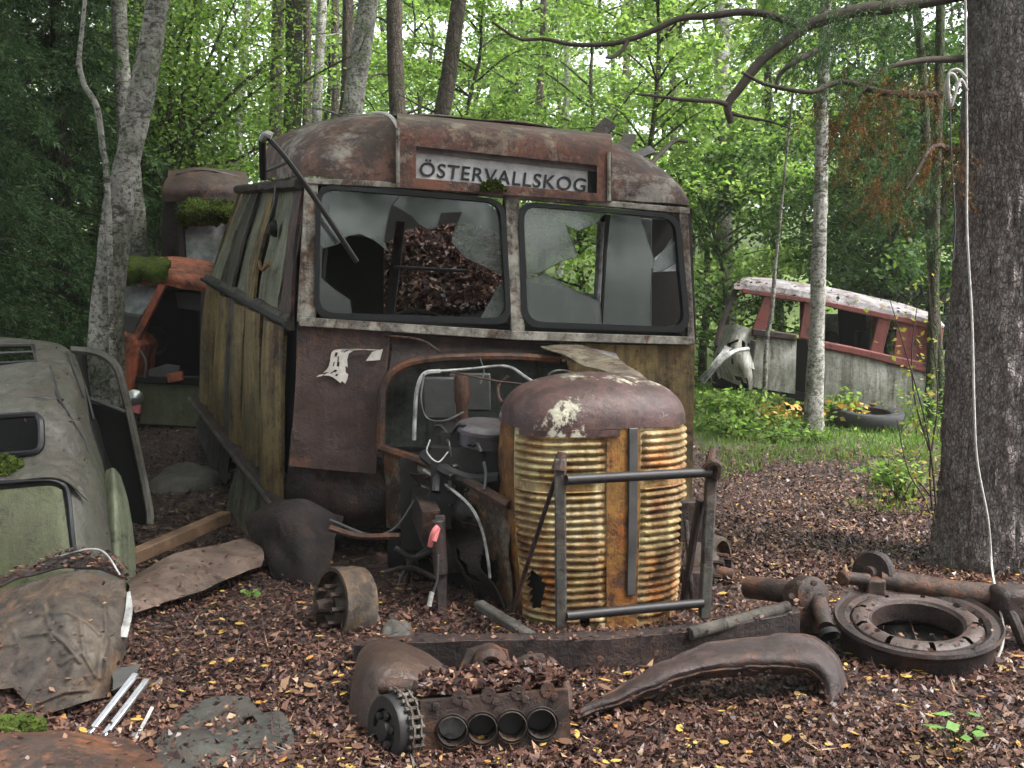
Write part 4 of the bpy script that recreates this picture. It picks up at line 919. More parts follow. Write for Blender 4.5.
vpoly('wheel_arch', [(896, 420), (912, 424), (910, 432), (894, 430)], .10, .1, 'black', .02)
C4 = thing('hidden_car', onG(890, 18.5), 'dark grey car roof showing above the red and white van', 'car')
ry = []
for k in range(12):
    a = k/11*math.pi; ry.append([V((lerp(6.0, 8.6, t), 18 - .8*math.cos(a), 1.5 + .32*(abs(math.sin(a))**.5)*(max(0, 1-abs(2*t-1)**3)**.5))) for t in np.linspace(0, 1, 20)])
MB().sheet(ry, .01).build('roof', M['grey'], C4)
MB().box(V((7.3, 18, 1.0)), (4.0, 1.6, .6)).build('body', M['rustdark'], C4, bevel=.15)
for x in (6.1, 7.3, 8.5):
    for y in (17.25, 18.75): MB().bar(V((x, y, 1.2)), V((x, y, 1.55)), .06, .06, V((1, 0, 0))).build('pillar', M['greydark'], C4)
for x in (6.2, 8.4):
    for y in (17.3, 18.7): MB().lathe([(.0, .1), (.3, .1), (.32, 0), (.3, -.1), (0, -.1)], V((x, y, T(x, y)+.31)), V((0, 1, 0)), 20).build('wheel', M['rubbertyre'], C4)
# tyre on the grass
tc = onG(869, 12.3, .13); ta = V((.03, -.10, 1)).normalized()
tp = [(.27, -.07), (.30, -.09), (.37, -.10), (.415, -.09), (.435, -.055), (.437, 0), (.435, .055), (.415, .09), (.37, .10), (.30, .09), (.27, .07)]
tag(MB().lathe(tp, tc, ta, 56, closed=True).build('tyre', M['rubbertyre']), 'worn black tyre lying flat on the grass in front of the van', 'tyre')

# ---------------------------------------------------------------- scrap around the bus
beam = MB()
prof = [(0, 0), (.09, 0), (.09, -.018), (.018, -.018), (.018, -.155), (.09, -.155), (.09, -.172), (0, -.172)]
rows_ = []
for px, y, Y in ((353, 645, 4.16), (430, 642, 4.13), (520, 640, 4.12), (610, 638, 4.13), (680, 632, 4.2), (740, 624, 4.28), (800, 612, 4.38)):
    p = P(px, y, Y); rows_.append([p + V((0, b*1.0, c)) for b, c in prof])
rows_ = [cr([r[k] for r in rows_], 40) for k in range(8)]; rows_ = [[rows_[k][i] for k in range(8)] for i in range(40)]
rows_ = jit(rows_, .008, 6, 2); beam.grid(rows_, cu=True); strew([r[:2] for r in rows_], 220, .026); beam.f += [tuple(range(8)), tuple(range(39*8, 40*8))]
BM = beam.build('chassis_beam', M['rustdark'], bevel=.003)
tag(BM, 'long dark rusty channel beam lying across the ground under the radiator grille', 'steel beam')
def eye(px, py, Y, r, mat='rust', ax_=V((.1, -1, .12))):
    mb = MB(); mb.lathe([(r*.42, .0), (r*.42, .06), (r*.62, .065), (r, .05), (r*1.05, .0), (r, -.06), (r*.5, -.06)], P(px, py, Y), ax_, 28, closed=True)
    mb.lathe([(0, .03), (r*.42, .03)], P(px, py, Y), ax_, 20); return mb
e = eye(490, 663, 4.02, .068); e.sheet(trace([[(448, 690, 4.0), (468, 650, 4.05)], [(490, 694, 4.0), (486, 644, 4.07)], [(515, 690, 4.0), (506, 650, 4.05)]], 8, 6), .03); e.build('shackle_eye', M['rust'], BM)
mb = MB()
for dx, dy, r in ((0, 0, .012), (8, -22, .01), (-10, -18, .01)): mb.lathe([(0, .03), (r*1.4, .028), (r*1.5, 0)], P(600+dx*7, 660+dy*.3, 4.02), V((0, -1, .1)), 8)
mb.build('bolts', M['rust'], BM)
# ring casting
rc = MB(); cpt = P(545, 684, 3.72)
rc.tube(cr([P(512, 672, 3.85), P(522, 662, 3.82), P(540, 659, 3.8), (P(556, 668, 3.76)), P(566, 690, 3.7), P(567, 712, 3.66)], 20), .022, 8)
rc.tube(cr([P(520, 690, 3.8), P(530, 676, 3.78), P(545, 674, 3.76), P(552, 690, 3.72)], 14), .018, 8)
rc.box(P(520, 690, 3.85), (.14, .14, .09)); 
tag(rc.build('ring_casting', M['rust'], bevel=.01), 'rusted looped casting behind the engine block', 'machine part')
# rusted mudguard at the left end of the beam
mg = jit(trace([[(352, 770, 3.60), (351, 720, 3.72), (353, 675, 3.85), (362, 650, 3.98), (384, 640, 4.06)], [(362, 770, 3.52), (364, 715, 3.62), (372, 668, 3.72), (390, 648, 3.86), (408, 644, 4.0)],
               [(380, 770, 3.5), (384, 712, 3.58), (398, 676, 3.68), (414, 660, 3.82), (428, 652, 3.96)], [(396, 740, 3.62), (404, 708, 3.62), (424, 690, 3.68), (440, 680, 3.8), (452, 672, 3.94)]], 36, 24), .015, 5, 2)
tag(MB().sheet(mg, .006).build('rusty_mudguard', rusty('shiny_brown_mudguard', (.062, .037, .027), .45, rust=(.085, .036, .018), dark=(.022, .015, .013), rough=.36, w=4.9)), 'rounded brown mudguard end curling over the left end of the beam', 'mudguard')
# engine block
EB = thing('engine_block', P(495, 760, 3.4), 'rusty four-cylinder engine block with open bores and dead leaves on top', 'engine')
e0, e1 = P(420, 702, 3.42), P(568, 690, 3.46); ex = (e1-e0); EL = ex.length; ex.normalize(); ez = V((0, .10, 1)).normalized(); ez = (ez-ex*ez.dot(ex)).normalized(); ey = ez.cross(ex)
Hh, Dp = .205, .26
def E(x, z, y=0): return e0 + ex*x + ez*z + ey*y
if ey.y < 0: ey = -ey
cx_ = [EL*(.205+.2*i*1.0) for i in range(4)]; rb = .0505
nx, nz_ = 120, 48; gx = np.linspace(0, EL, nx); gz = np.linspace(0, -Hh, nz_)
def low(x): return -Hh + .022*abs(math.sin((x/EL)*4*math.pi+.4))
ff = [[E(x, max(z, low(x)) if z < -Hh*.6 else z, .0) for x in gx] for z in gz]
def kp(j, i):
    x = (gx[i]+gx[i+1])/2; z = (gz[j]+gz[j+1])/2
    return all((x-c)**2 + (z+Hh*.52)**2 > rb**2 for c in cx_)
fb = MB().sheet(ff, .02, keep=kp, d=ey)
fb.build('block_face', M['rust'], EB, smooth=30)
bw = MB()
for c in cx_: bw.lathe([(rb*1.16, -.012), (rb*1.16, .0), (rb*.98, -.012), (rb*.98, .0), (rb*.96, .16)], E(c, -Hh*.52), ey, 30)
bw.build('cylinder_bores', rusty('greasy_bore', (.07, .06, .055), .5, rust=(.09, .05, .03), w=3.5, rough=.4), EB)
for i, c in enumerate(cx_): MB().lathe([(0, 0), (rb*.9, 0), (rb*.95, .004)], E(c, -Hh*.52, .05+.02*(i % 2)), ey, 24).build('piston_crown', plain('dusty_piston', (.20, .195, .19), .7, .6, 30) if i == 0 else M['greydark'], EB)
bk = MB(); bk.poly([E(0, 0, .02), E(EL, 0, .02), E(EL, -.012, .02), E(0, -.012, .02)], ey*Dp)
bk.poly([E(0, -.012, .03), E(.012, -.012, .03), E(.012, -Hh, .03), E(0, -Hh, .03)], ey*Dp); bk.poly([E(EL-.012, -.012, .03), E(EL, -.012, .03), E(EL, -Hh, .03), E(EL-.012, -Hh, .03)], ey*Dp)
bk.poly([E(.012, -.012, .20), E(EL-.012, -.012, .20), E(EL-.012, -Hh, .20), E(.012, -Hh, .20)], ey*.05)
bk.build('block_casting', M['rust'], EB, bevel=.006)
for i in range(5):
    for z in (-.018, -Hh*.93): MB().lathe([(0, .012), (.012, .011), (.014, 0)], E(min(EL-.02, max(.02, EL*(.105+.2*i))), z, -.002), -ey, 8).build('stud', M['rust'], EB)
for c in cx_: MB().lathe([(.008, 0), (.026, 0), (.026, .014), (.008, .014)], E(c+.03, .004, -.003), ey, 14, closed=True).build('lug', M['rust'], EB)
MB().tube([E(-.02, .02, .10), E(-.14, .03, .14)], .03, 12).build('water_pipe', M['rust'], EB)
n = 2600; c = np.array([tuple(E(rng.uniform(.0, EL), .012+abs(rng.normal(0, .016)), rng.uniform(.03, Dp))) for _ in range(n)])
tag(rawmesh('leaf_drift', diamonds(c, .034, .022, rng, .4), 4, M['litter']), 'drift of dead leaves and bark on the engine block', 'leaf drift', kind='stuff')
# timing sprocket and chain
SPK = thing('timing_sprocket', P(384, 768, 3.45), 'dark toothed chain wheel leaning at the end of the engine block', 'chain wheel')
sc_, sa = P(386, 730, 3.46), V((-.80, -.58, .12)).normalized()
sp_m = MB(); sp_m.lathe([(0, .02), (.035, .02), (.04, .0), (.07, -.005), (.075, .01), (.115, .01), (.12, 0), (.122, -.05), (.0, -.05)], sc_, sa, 40)
x = sa.orthogonal().normalized(); y = sa.cross(x)
for k in range(6):
    a = k*math.pi/3; sp_m.lathe([(0, .016), (.014, .014), (.016, .0)], sc_ + (x*math.cos(a)+y*math.sin(a))*.055, sa, 8)
sp_m.build('wheel', M['greydark'], SPK)
chn = MB(); cc = sc_ - sa*.045
for k in range(26):
    a = 2*math.pi*k/26; d = x*math.cos(a)+y*math.sin(a); t_ = sa.cross(d)
    w_ = .030 if k % 2 else .022
    for s_ in (-1, 1): chn.bar(cc + d*.132 + sa*s_*w_*.6 - t_*.018, cc + d*.132 + sa*s_*w_*.6 + t_*.018, .007, .022, d)
    chn.tube([cc + d*.132 - t_*.018 - sa*.03, cc + d*.132 - t_*.018 + sa*.03], .008, 6)
chn.build('roller_chain', rusty('pale_worn_chain', (.17, .155, .135), .5, rust=(.08, .05, .033), scale=9, w=2.8), SPK)
# arched mudguard strip in front of the grille
ms = jit(trace([[(574, 724, 3.62), (612, 709, 3.70), (655, 693, 3.75), (700, 681, 3.79), (750, 673, 3.83), (795, 673, 3.86), (818, 688, 3.86), (826, 726, 3.76)],
               [(582, 711, 3.62), (616, 697, 3.67), (660, 679, 3.71), (704, 665, 3.75), (755, 657, 3.79), (804, 658, 3.82), (832, 680, 3.80), (836, 726, 3.70)],
               [(602, 698, 3.76), (634, 681, 3.84), (668, 661, 3.90), (712, 646, 3.96), (760, 638, 4.02), (806, 637, 4.05), (840, 662, 4.0), (849, 716, 3.84)]], 70, 20), .012, 5, 6)
ms = jit(ms, .008, 14, 3)
strew(ms[:6], 420, .028)
MS_EDGE = [p + V((0, -.004, .004)) for p in ms[-1]]; MS_LOW = [p + V((0, -.006, 0)) for p in ms[5]]
tag(MB().sheet(ms, .006, keep=lambda j, i: not (j < 3 and noise.noise(V((i*.5, j*.8, 5))) > .05)).build('arched_mudguard', rusty('purple_brown_mudguard', (.060, .042, .042), .50, rust=(.075, .034, .022), dark=(.03, .022, .022), rough=.42, w=2.2)), 'long dark purple-brown arched mudguard strip lying in front of the beam', 'mudguard')
for e_ in (MS_EDGE, MS_LOW): MB().tube(e_, .009, 6).build('rolled_edge', M['rust'], bpy.data.objects['arched_mudguard'])
tag(MB().tube([P(690, 634, 4.2), P(788, 607, 4.42)], .028, 10).build('pale_pole', M['plank']), 'short pale grey pole resting on the beam beside the guard bars', 'pole')
# steering box
SB = thing('steering_gear', onG(800, 4.62), 'rusted steering gear casting with a stub pointing forward between beam and wheel rim', 'machine part')
MB().tube([P(748, 587, 4.9), P(800, 593, 4.68)], .055, 14).build('axle_stub', M['rust'], SB)
hb_ = MB(); hb_.lathe([(0, .09), (.05, .085), (.085, .06), (.095, 0), (.085, -.06), (.05, -.09), (0, -.095)], P(806, 596, 4.62), V((.3, -.8, .3)), 18); hb_.box(P(808, 615, 4.6), (.14, .14, .16)); hb_.build('gear_housing', M['rust'], SB, bevel=.02)
MB().tube([P(818, 600, 4.55), P(826, 628, 4.38)], [.04, .036], 12).build('drop_arm', M['rust'], SB)
MB().lathe([(.0, .0), (.034, .0), (.044, .012), (.044, .03)], P(827, 630, 4.36), V((.15, -.7, -.7)), 14).build('pipe_mouth', M['black'], SB)
bo = MB()
for k in range(6): a = k*math.pi/3; bo.lathe([(0, .014), (.014, .012), (.015, 0)], P(806+15*math.cos(a), 596+15*math.sin(a), 4.53), V((0, -1, .2)), 8)
bo.build('housing_bolts', M['rustred'], SB)
# wheel rim
RM = thing('wheel_rim', onG(926, 4.55), 'large rusty steel wheel rim with hand holes lying flat below the spruce', 'wheel rim')
rc_ = onG(926, 4.40, .135); ra = V((-.05, -.15, 1)).normalized(); r0 = .345
hol = lambda i, j: i in (1, 2) and (j % 18) in (7, 8, 9, 10)
prof = [(.195, .022), (.203, .034), (.222, .040), (.245, .040), (.268, .026), (.285, -.02)]
MB().lathe(prof, rc_, ra, 144, hole=lambda i, j: i in (2, 3) and (j % 16) in (6, 7)).build('disc', rusty('brown_rim_paint', (.085, .06, .055), .42, rust=(.11, .06, .04), dark=(.04, .028, .024), rough=.45, w=1.2), RM)
MB().lathe([(.28, .02), (.30, .035), (r0-.012, .03), (r0, .045), (r0+.006, .03), (r0, .015), (r0-.02, .0), (r0-.03, -.06), (r0-.02, -.13), (r0, -.145), (r0+.005, -.16), (r0-.02, -.165), (.28, -.12)], rc_, ra, 96, closed=True).build('rim_band', M['rustdark'], RM)
MB().lathe([(.188, .020), (.195, .026), (.200, .018), (.196, -.06), (.186, -.06)], rc_, ra, 60, closed=True).build('hub_bore', M['rustdark'], RM)
MB().lathe([(0, -.12), (.27, -.125)], rc_, ra, 40).build('debris_floor', M['inside'], RM)
_a = rng.uniform(0, 6.28, 110); _r = np.concatenate([rng.uniform(0, .19, 70), rng.uniform(.2, .31, 40)]); _x = ra.orthogonal().normalized(); _y = ra.cross(_x)
LIT.append(diamonds(np.array([tuple(rc_ + (_x*math.cos(q)+_y*math.sin(q))*r + ra*(-.10 if r < .19 else .05)) for q, r in zip(_a, _r)]), .035, .022, rng, .7))
# axle with hub plate lying on it
AX = thing('axle', P(960, 600, 4.75), 'rusty axle tube with a round hub flange lying across the wheel rim', 'axle')
MB().tube(cr([P(880, 580, 4.74), P(920, 586, 4.7), P(965, 594, 4.62), P(1060, 602, 4.5)], 14), [.05, .062], 14).build('axle_tube', M['rust'], AX)
MB().lathe([(0, .05), (.03, .05), (.035, .02), (.095, .02), (.105, .01), (.105, -.02), (.06, -.04), (0, -.04)], P(873, 573, 4.78), V((-.75, -.62, .15)).normalized(), 30).build('hub_flange', M['rustdark'], AX)
hk = MB(); hk.box(P(873, 598, 4.72), (.09, .1, .2)); hk.tube([P(845, 578, 4.7), P(870, 580, 4.7)], .03, 10); hk.tube([P(845, 578, 4.7), P(841, 578, 4.69)], .04, 8); hk.build('king_pin', M['rust'], AX, bevel=.02)
MB().box(P(1012, 604, 4.5), (.16, .16, .16)).build('axle_bracket', M['rustdark'], AX, bevel=.03)
MB().tube(cr([P(1003, 598, 4.48), P(1014, 620, 4.42), P(1022, 640, 4.4), P(1030, 655, 4.4)], 8), .025, 8).build('brake_rod', M['rustdark'], AX)
# pieces at the left foreground
cm = jit(trace([[(-60, 606, 4.36), (0, 592, 4.36), (40, 578, 4.36), (64, 572, 4.34), (95, 574, 4.32), (126, 580, 4.30)], [(-60, 635, 4.12), (0, 622, 4.10), (40, 606, 4.10), (62, 602, 4.04), (98, 604, 4.08), (128, 606, 4.18)],
                [(-60, 665, 3.92), (0, 655, 3.90), (42, 646, 3.90), (72, 642, 3.84), (102, 640, 3.92), (126, 640, 4.06)], [(-60, 690, 3.80), (0, 682, 3.78), (46, 680, 3.76), (80, 678, 3.74), (104, 672, 3.84), (121, 668, 3.96)],
                [(-60, 716, 3.70), (0, 712, 3.68), (40, 716, 3.66), (76, 706, 3.68), (98, 698, 3.76), (115, 692, 3.88)]], 150, 120), .018, 5, 5)
cm = jit(cm, .005, 16, 2)
RIBS = [((10, 622), (40, 614), (68, 612), (90, 624), (100, 634)), ((12, 628), (20, 650), (16, 672)), ((22, 636), (50, 632), (64, 642), (80, 662)), ((60, 664), (82, 652), (96, 676)), ((0, 645), (14, 644)), ((104, 598), (107, 640), (100, 678)), ((28, 612), (60, 590), (66, 578)), ((40, 702), (64, 692), (88, 690)), ((44, 606), (52, 640)), ((78, 606), (84, 652))]
def crease(p):
    x, y = topix(p); m = 1e9
    for pl in RIBS:
        for (x0, y0), (x1, y1) in zip(pl, pl[1:]):
            t = max(0, min(1, ((x-x0)*(x1-x0)+(y-y0)*(y1-y0))/((x1-x0)**2+(y1-y0)**2))); m = min(m, (x-x0-t*(x1-x0))**2+(y-y0-t*(y1-y0))**2)
    return p + (CAM-p).normalized()*(.020*math.exp(-m/7) - .012*math.exp(-m/40))
cm = [[crease(p) for p in r] for r in cm]
CM = MB().sheet(cm, .006, keep=pholes(cm, [[(-10, 690), (14, 688), (26, 702), (28, 716), (-10, 722)]])).build('pressed_panel', rusty('grey_brown_pressed_panel', (.085, .068, .053), .50, rust=(.095, .052, .025), dark=(.025, .019, .016), scale=2.2, w=5.5, moss=.12, streak=.2, rough=.55), smooth=40)
tag(CM, 'buckled grey-brown pressed panel with ribs leaning against the back of the grey-green car', 'scrap metal')
lip = jit(trace([[(-60, 604, 4.38), (0, 588, 4.38), (40, 572, 4.38), (70, 566, 4.36), (100, 570, 4.34), (128, 579, 4.31)], [(-60, 590, 4.5), (0, 580, 4.52), (36, 562, 4.52), (70, 551, 4.5), (100, 553, 4.48), (120, 566, 4.4)]], 50, 8), .03, 7, 3)
MB().sheet(lip, .006, keep=lambda j, i: not (j > 4 and noise.noise(V((i*.4, j, 2))) > .1)).build('torn_edge', M['rustdark'], CM)
strew(cm, 60, .03, .012); strew(lip, 260, .03, .015)
MB().tube(cr([P(*p) for p in ((60, 556, 4.42), (90, 549, 4.4), (106, 554, 4.36), (120, 575, 4.30))], 20), .004, 6).build('white_edging', M['white'], CM)
MB().sheet(trace([[(127, 592, 4.2), (130, 591, 4.2)], [(125, 612, 4.12), (132, 611, 4.12)], [(119, 637, 4.02), (127, 637, 4.02)]], 6, 14), .006).build('white_flap', M['white'], CM)
CB = thing('chrome_bars', P(112, 735, 3.6), 'pair of dull chrome trim bars sticking out of the scrap heap', 'trim')
for a, b in (((86, 738, 3.52), (136, 674, 3.8)), ((101, 740, 3.52), (147, 680, 3.8))): MB().bar(P(*a), P(*b), .026, .018).build('bar', M['chrome'], CB, bevel=.005)
MB().sheet(jit(trace([[(108, 672, 3.92), (138, 664, 3.95)], [(112, 690, 3.8), (134, 682, 3.84)]], 10, 8), .02, 9, 1), .005).build('bracket', M['grey'], CB)
tag(MB().tube([P(134, 742, 3.5), P(152, 708, 3.7)], .007, 6).build('wire_rod', M['white']), 'thin pale rod leaning beside the chrome trim bars', 'rod')
hd = jit(trace([[(-60, 790, 2.75), (60, 790, 2.72), (175, 792, 2.8)], [(-60, 758, 2.95), (50, 752, 2.92), (160, 768, 2.98)], [(-60, 738, 3.15), (40, 735, 3.12), (130, 742, 3.2)], [(-60, 732, 3.4), (40, 731, 3.4), (110, 738, 3.4)]], 40, 24), .012, 6, 2)
strew(hd, 120, .022)
HD = MB().sheet(hd, .006).build('rusty_bonnet', M['rustred']); tag(HD, 'rounded orange-brown rusty panel in the nearest left corner', 'car bonnet')
mossy(jit(trace([[(-20, 736, 3.2), (20, 733, 3.2), (48, 730, 3.22)], [(-20, 726, 3.35), (20, 720, 3.35), (44, 724, 3.35)], [(-20, 724, 3.5), (20, 719, 3.5), (40, 722, 3.5)]], 60, 24), .025, 22, 2), .012, 2600, 'moss_strip', HD)
fp = [G(x, y, .05) for x, y in ((128, 588), (170, 560), (240, 543), (268, 552), (262, 572), (214, 594), (160, 612), (134, 622))]
gp = crgrid([[G(128, 588, .06), G(180, 562, .16), G(255, 545, .10)], [G(130, 606, .05), G(190, 580, .10), G(264, 562, .07)], [G(136, 624, .02), G(205, 598, .03), G(262, 574, .02)]], 26, 14)
strew(gp, 60, .03, .055)
tag(MB().sheet(jit([[p+V((0, 0, .05)) for p in r] for r in gp], .015, 5, 1), .006).build('flat_panel', rusty('brown_flat_panel', (.15, .105, .085), .40, rust=(.10, .055, .04), dark=(.05, .036, .03), rough=.5, w=7.1)), 'smooth brown sheet panel lying half buried beside the bus', 'sheet metal')
tag(MB().bar(P(112, 566, 5.2), P(226, 517, 6.2), .075, .075).build('timber_beam', rusty('rust_brown_timber', (.16, .095, .055), .4, rust=(.10, .055, .03), streak=.6, w=6.3), bevel=.008), 'rust-brown timber beam lying between the car and the bus', 'beam')
wp = crgrid([[G(150, 742, .03), G(200, 700, .05), G(262, 697, .04)], [G(152, 760, .02), G(215, 735, .035), G(292, 728, .03)], [G(165, 790, .02), G(230, 780, .02), G(300, 775, .02)]], 26, 16)
strew(wp, 110, .03, .012)
tag(MB().sheet(jit(wp, .03, 4, 9), .006, keep=lambda j, i: not (i > 21 and j < 4) and noise.noise(V((i*.3, j*.3, 2))) > -.42).build('wet_sheet', rusty('dark_wet_sheet', (.055, .055, .05), .4, rust=(.06, .05, .04), dark=(.03, .03, .028), rough=.35, w=8.5)), 'flat dark grey wet sheet on the leaves near the camera', 'sheet metal')
tag(MB().bar(G(292, 748, .02), G(352, 742, .02), .02, .02).build('lath', M['rustred']), 'thin rusty lath lying beside the mudguard end', 'lath')
def rock(px, py, Y, s, label):
    p = P(px, py, Y); mb = MB(); rows = []
    for j in range(14):
        a = math.pi*j/13; rows.append([p + V((math.sin(a)*math.cos(b)*s[0], math.sin(a)*math.sin(b)*s[1], math.cos(a)*s[2]))*(1+.35*noise.noise(V((math.sin(a)*math.cos(b)*1.6, math.sin(a)*math.sin(b)*1.6, math.cos(a)*1.6+px)))) for b in np.linspace(0, 2*math.pi, 25)[:-1]])
    mb.grid(rows, cu=True); tag(mb.build('rock', M['rock'], smooth=50), label, 'rock')
rock(185, 484, 7.6, (.26, .3, .14), 'low grey rock on the leaves between the car and the bus')
rock(396, 634, 4.55, (.07, .07, .06), 'small brown stone behind the beam beside the brake drum')
rock(655, 750, 3.5, (.03, .03, .02), 'little pebble on the leaves right of the engine block')
# engine-side remains lying under the bonnet
tag(MB().bar(P(478, 604, 4.75), P(536, 640, 4.35), .055, .04).build('spring_leaf', M['pipe'], bevel=.01), 'greyish steel strip sloping from the bonnet down to the beam', 'steel strip')
HAZE = .0009
# ---------------------------------------------------------------- trees
def noisy_trunk(path, radii, n, amp, s, seed, rows=60, flare=None):
    pts = cr(path, rows); mb = MB(); g = []
    for i, p in enumerate(pts):
        t = i/(rows-1); r = np.interp(t, np.linspace(0, 1, len(radii)), radii)
        tan = (pts[min(i+1, rows-1)] - pts[max(i-1, 0)]).normalized(); x = tan.orthogonal(); x = (V((1, 0, 0)) - tan*tan.x).normalized(); y = tan.cross(x)
        row = []
        for k in range(n):
            a = 2*math.pi*k/n; d = x*math.cos(a) + y*math.sin(a)
            f = 1 + amp*noise.fractal(V((math.cos(a)*s, math.sin(a)*s, p.z*s*.45+seed)), 1.0, 2.0, 4)
            if flare: f += flare*max(0, 1-t*9)**2*(.6+.7*math.cos(a*5+seed))
            row.append(p + d*r*f)
        g.append(row)
    mb.grid(g, cu=True); mb.f.append(tuple(range((rows-1)*n, rows*n)))
    return mb
def stem_path(x100, x0, Y, top=9.0, wob=.05, seed=0):
    a, b = P(x100, 100, Y), P(x0, 0, Y); d = b-a
    zb = T(a.x - d.x/d.z*a.z, Y) - .15
    out = []
    for i in range(7):
        z = lerp(zb, top, i/6); p = a + d*((z-a.z)/d.z); out.append(p + V((wob*noise.noise(V((i*.9, seed, 1))), wob*noise.noise(V((i*.9, seed, 5))), 0)))
    return out
def crown_cloud(n, H, Rr, leaf, seed, twigs=60):
    r_ = np.random.default_rng(seed); pts = []
    for k in range(twigs):
        a = r_.uniform(0, 2*np.pi); z0 = r_.uniform(-.5, .5)*H; L = Rr*r_.uniform(.4, 1)*(1-.5*abs(z0/H))
        t = r_.beta(2.2, 1.1, n//twigs)[:, None]
        base = np.array([np.cos(a)*L, np.sin(a)*L, r_.uniform(-.1, .5)])
        pts.append(np.array([0, 0, z0]) + t*base + r_.normal(0, .14+.05*Rr, (n//twigs, 3))*np.array([1, 1, .6]))
    return diamonds(np.concatenate(pts), leaf, leaf*.62, r_, .25)
high_crown = [crown_cloud(2400, 4.0, 1.7, .11, s) for s in (1, 2)]
hc_mesh = [None, None]
def give_crown(root, at, k, mat='leaf'):
    if hc_mesh[k] is None:
        o = rawmesh('crown', high_crown[k], 4, M[mat], root); hc_mesh[k] = o.data
    else:
        o = bpy.data.objects.new('crown', hc_mesh[k]); col.objects.link(o); o.parent = root
    o.location = at - root.location; o.rotation_euler = (0, 0, rnd.uniform(0, 6))
    return o
stems = [  # x at y=100, x at y=0, distance, width px, bark, label
    (277, 279, 16, 12, 'barkpine', 'slim grey trunk standing just left of the dark mossy trunk behind the bus'),
    (292, 293, 15, 17, 'barkdark', 'dark mossy trunk rising behind the left shoulder of the bus roof'),
    (306, 307, 19, 8, 'barkpine', 'thin grey trunk right of the dark mossy trunk'),
    (317, 321, 20, 10, 'birch', 'thin pale birch between two thin grey trunks behind the bus roof'),
    (334, 336, 22, 8, 'barkpine', 'thin grey trunk directly left of the thick leaning birch'),
    (352, 366, 15, 20, 'birch', 'thick birch leaning right behind the crown of the bus roof'),
    (345, 349, 18, 11, 'barkpine', 'grey trunk half hidden by the thick leaning birch'),
    (399, 395, 17, 16, 'barkpine', 'straight grey-brown trunk above the left end of the destination sign'),
    (443, 458, 14, 15, 'barkpine', 'brown trunk leaning right above the middle of the destination sign'),
    (541, 541, 26, 7, 'barkpine', 'very thin far trunk seen above the right half of the bus roof'),
    (722, 720, 20, 15, 'birchgrey', 'faint pale trunk to the right of the bus windscreen'),
    (672, 668, 30, 7, 'barkpine', 'thin far grey trunk above the right end of the bus'),
    (566, 570, 34, 6, 'birch', 'distant thin pale birch behind the bus'),
    (625, 628, 36, 7, 'barkpine', 'distant thin trunk above the broken rafters'),
    (770, 765, 24, 8, 'barkdark', 'thin dark stem between the faint pale trunk and the slim birch by the van'),
    (938, 940, 12.5, 9, 'barkdark', 'thin dark brown trunk just left of the big spruce'),
    (922, 915, 13, 8, 'barkdark', 'thin dark stem standing in the shade behind the van'),
    (196, 200, 18, 7, 'barkpine', 'thin grey stem behind the stacked brown car'),
    (240, 246, 21, 7, 'birch', 'thin pale stem left of the mirror arm'),
]
for i, (xa, xb, Y, w, bk, lab) in enumerate(stems):
    top = 1.55 + Y*.30 + 3.2
    pth = stem_path(xa, xb, Y, top, .06*Y/15, i*3.1); r = w/2/FOC*Y
    t_ = thing('birch_tree' if 'birch' in bk else 'forest_tree', pth[0] + V((0, 0, .1)), lab, 'tree', 'tall trunks behind the bus')
    mb = noisy_trunk(pth, [r*1.25, r*1.1, r, r*.9, r*.7], 14, .12, 3/(r*8+.4), i, 40, .5)
    for k in range(9):     # dead side twigs
        q = pth[0].lerp(pth[-1], rnd.uniform(.25, .95)); a = rnd.uniform(0, 6.28); L = rnd.uniform(.4, 1.3)
        d = V((math.cos(a), math.sin(a)*.6, rnd.uniform(-.2, .6)))
        mb.tube(cr([q, q+d*L*.5+V((0, 0, .05)), q+d*L+V((0, 0, rnd.uniform(-.2, .2)))], 6), [r*.18, r*.05], 5)
    mb.build('trunk', M[bk], t_, smooth=80)
    give_crown(t_, pth[-1] + V((0, 0, 1.2)), i % 2)
# the double birch at the left and the slim birch by the van
def pxtrunk(name, pts, widths, Y, bark, label, cat='tree', extra=1.15, rows=70, amp=.16):
    path = [P(x, y, Y+(dy[0] if dy else 0)) for x, y, *dy in pts]
    path[0] = V((path[0].x, path[0].y, T(path[0].x, path[0].y) - .1))
    d = path[-1]-path[-2]; path.append(path[-1] + d.normalized()*2.5)
    rad = [w/2/FOC*Y for w in widths] + [widths[-1]*.35/FOC*Y]
    t_ = thing(name, path[0] + V((0, 0, .1)), label, cat)
    mb = noisy_trunk(path, rad, 22, amp, 5, Y, rows, .35)
    mb.build('trunk', M[bark], t_, smooth=80)
    give_crown(t_, path[-1] + V((0, 0, .9)), 0)
    return t_, path
bA, pA = pxtrunk('birch_tree', [(98, 400), (107, 320), (113, 250), (122, 190), (134, 130), (146, 70), (158, 0)], [38, 33, 29, 29, 25, 24, 23, 21], 7.7, 'birchgrey', 'stout pale birch with lichened bark leaning right beside the orange car')
bB, pB = pxtrunk('birch_tree', [(142, 330), (139, 260), (133, 190), (126, 130), (122, 70), (119, 0)], [20, 18, 18, 18, 16, 15, 14], 11.6, 'birchgrey', 'thinner birch stem crossing behind the stout leaning birch')
bC, pC = pxtrunk('birch_tree', [(814, 400), (817, 330), (819, 260), (821, 180), (822, 110), (826, 0)], [19, 15, 14, 13, 12, 11], 11.9, 'birch', 'slim straight birch standing in front of the red and white van')
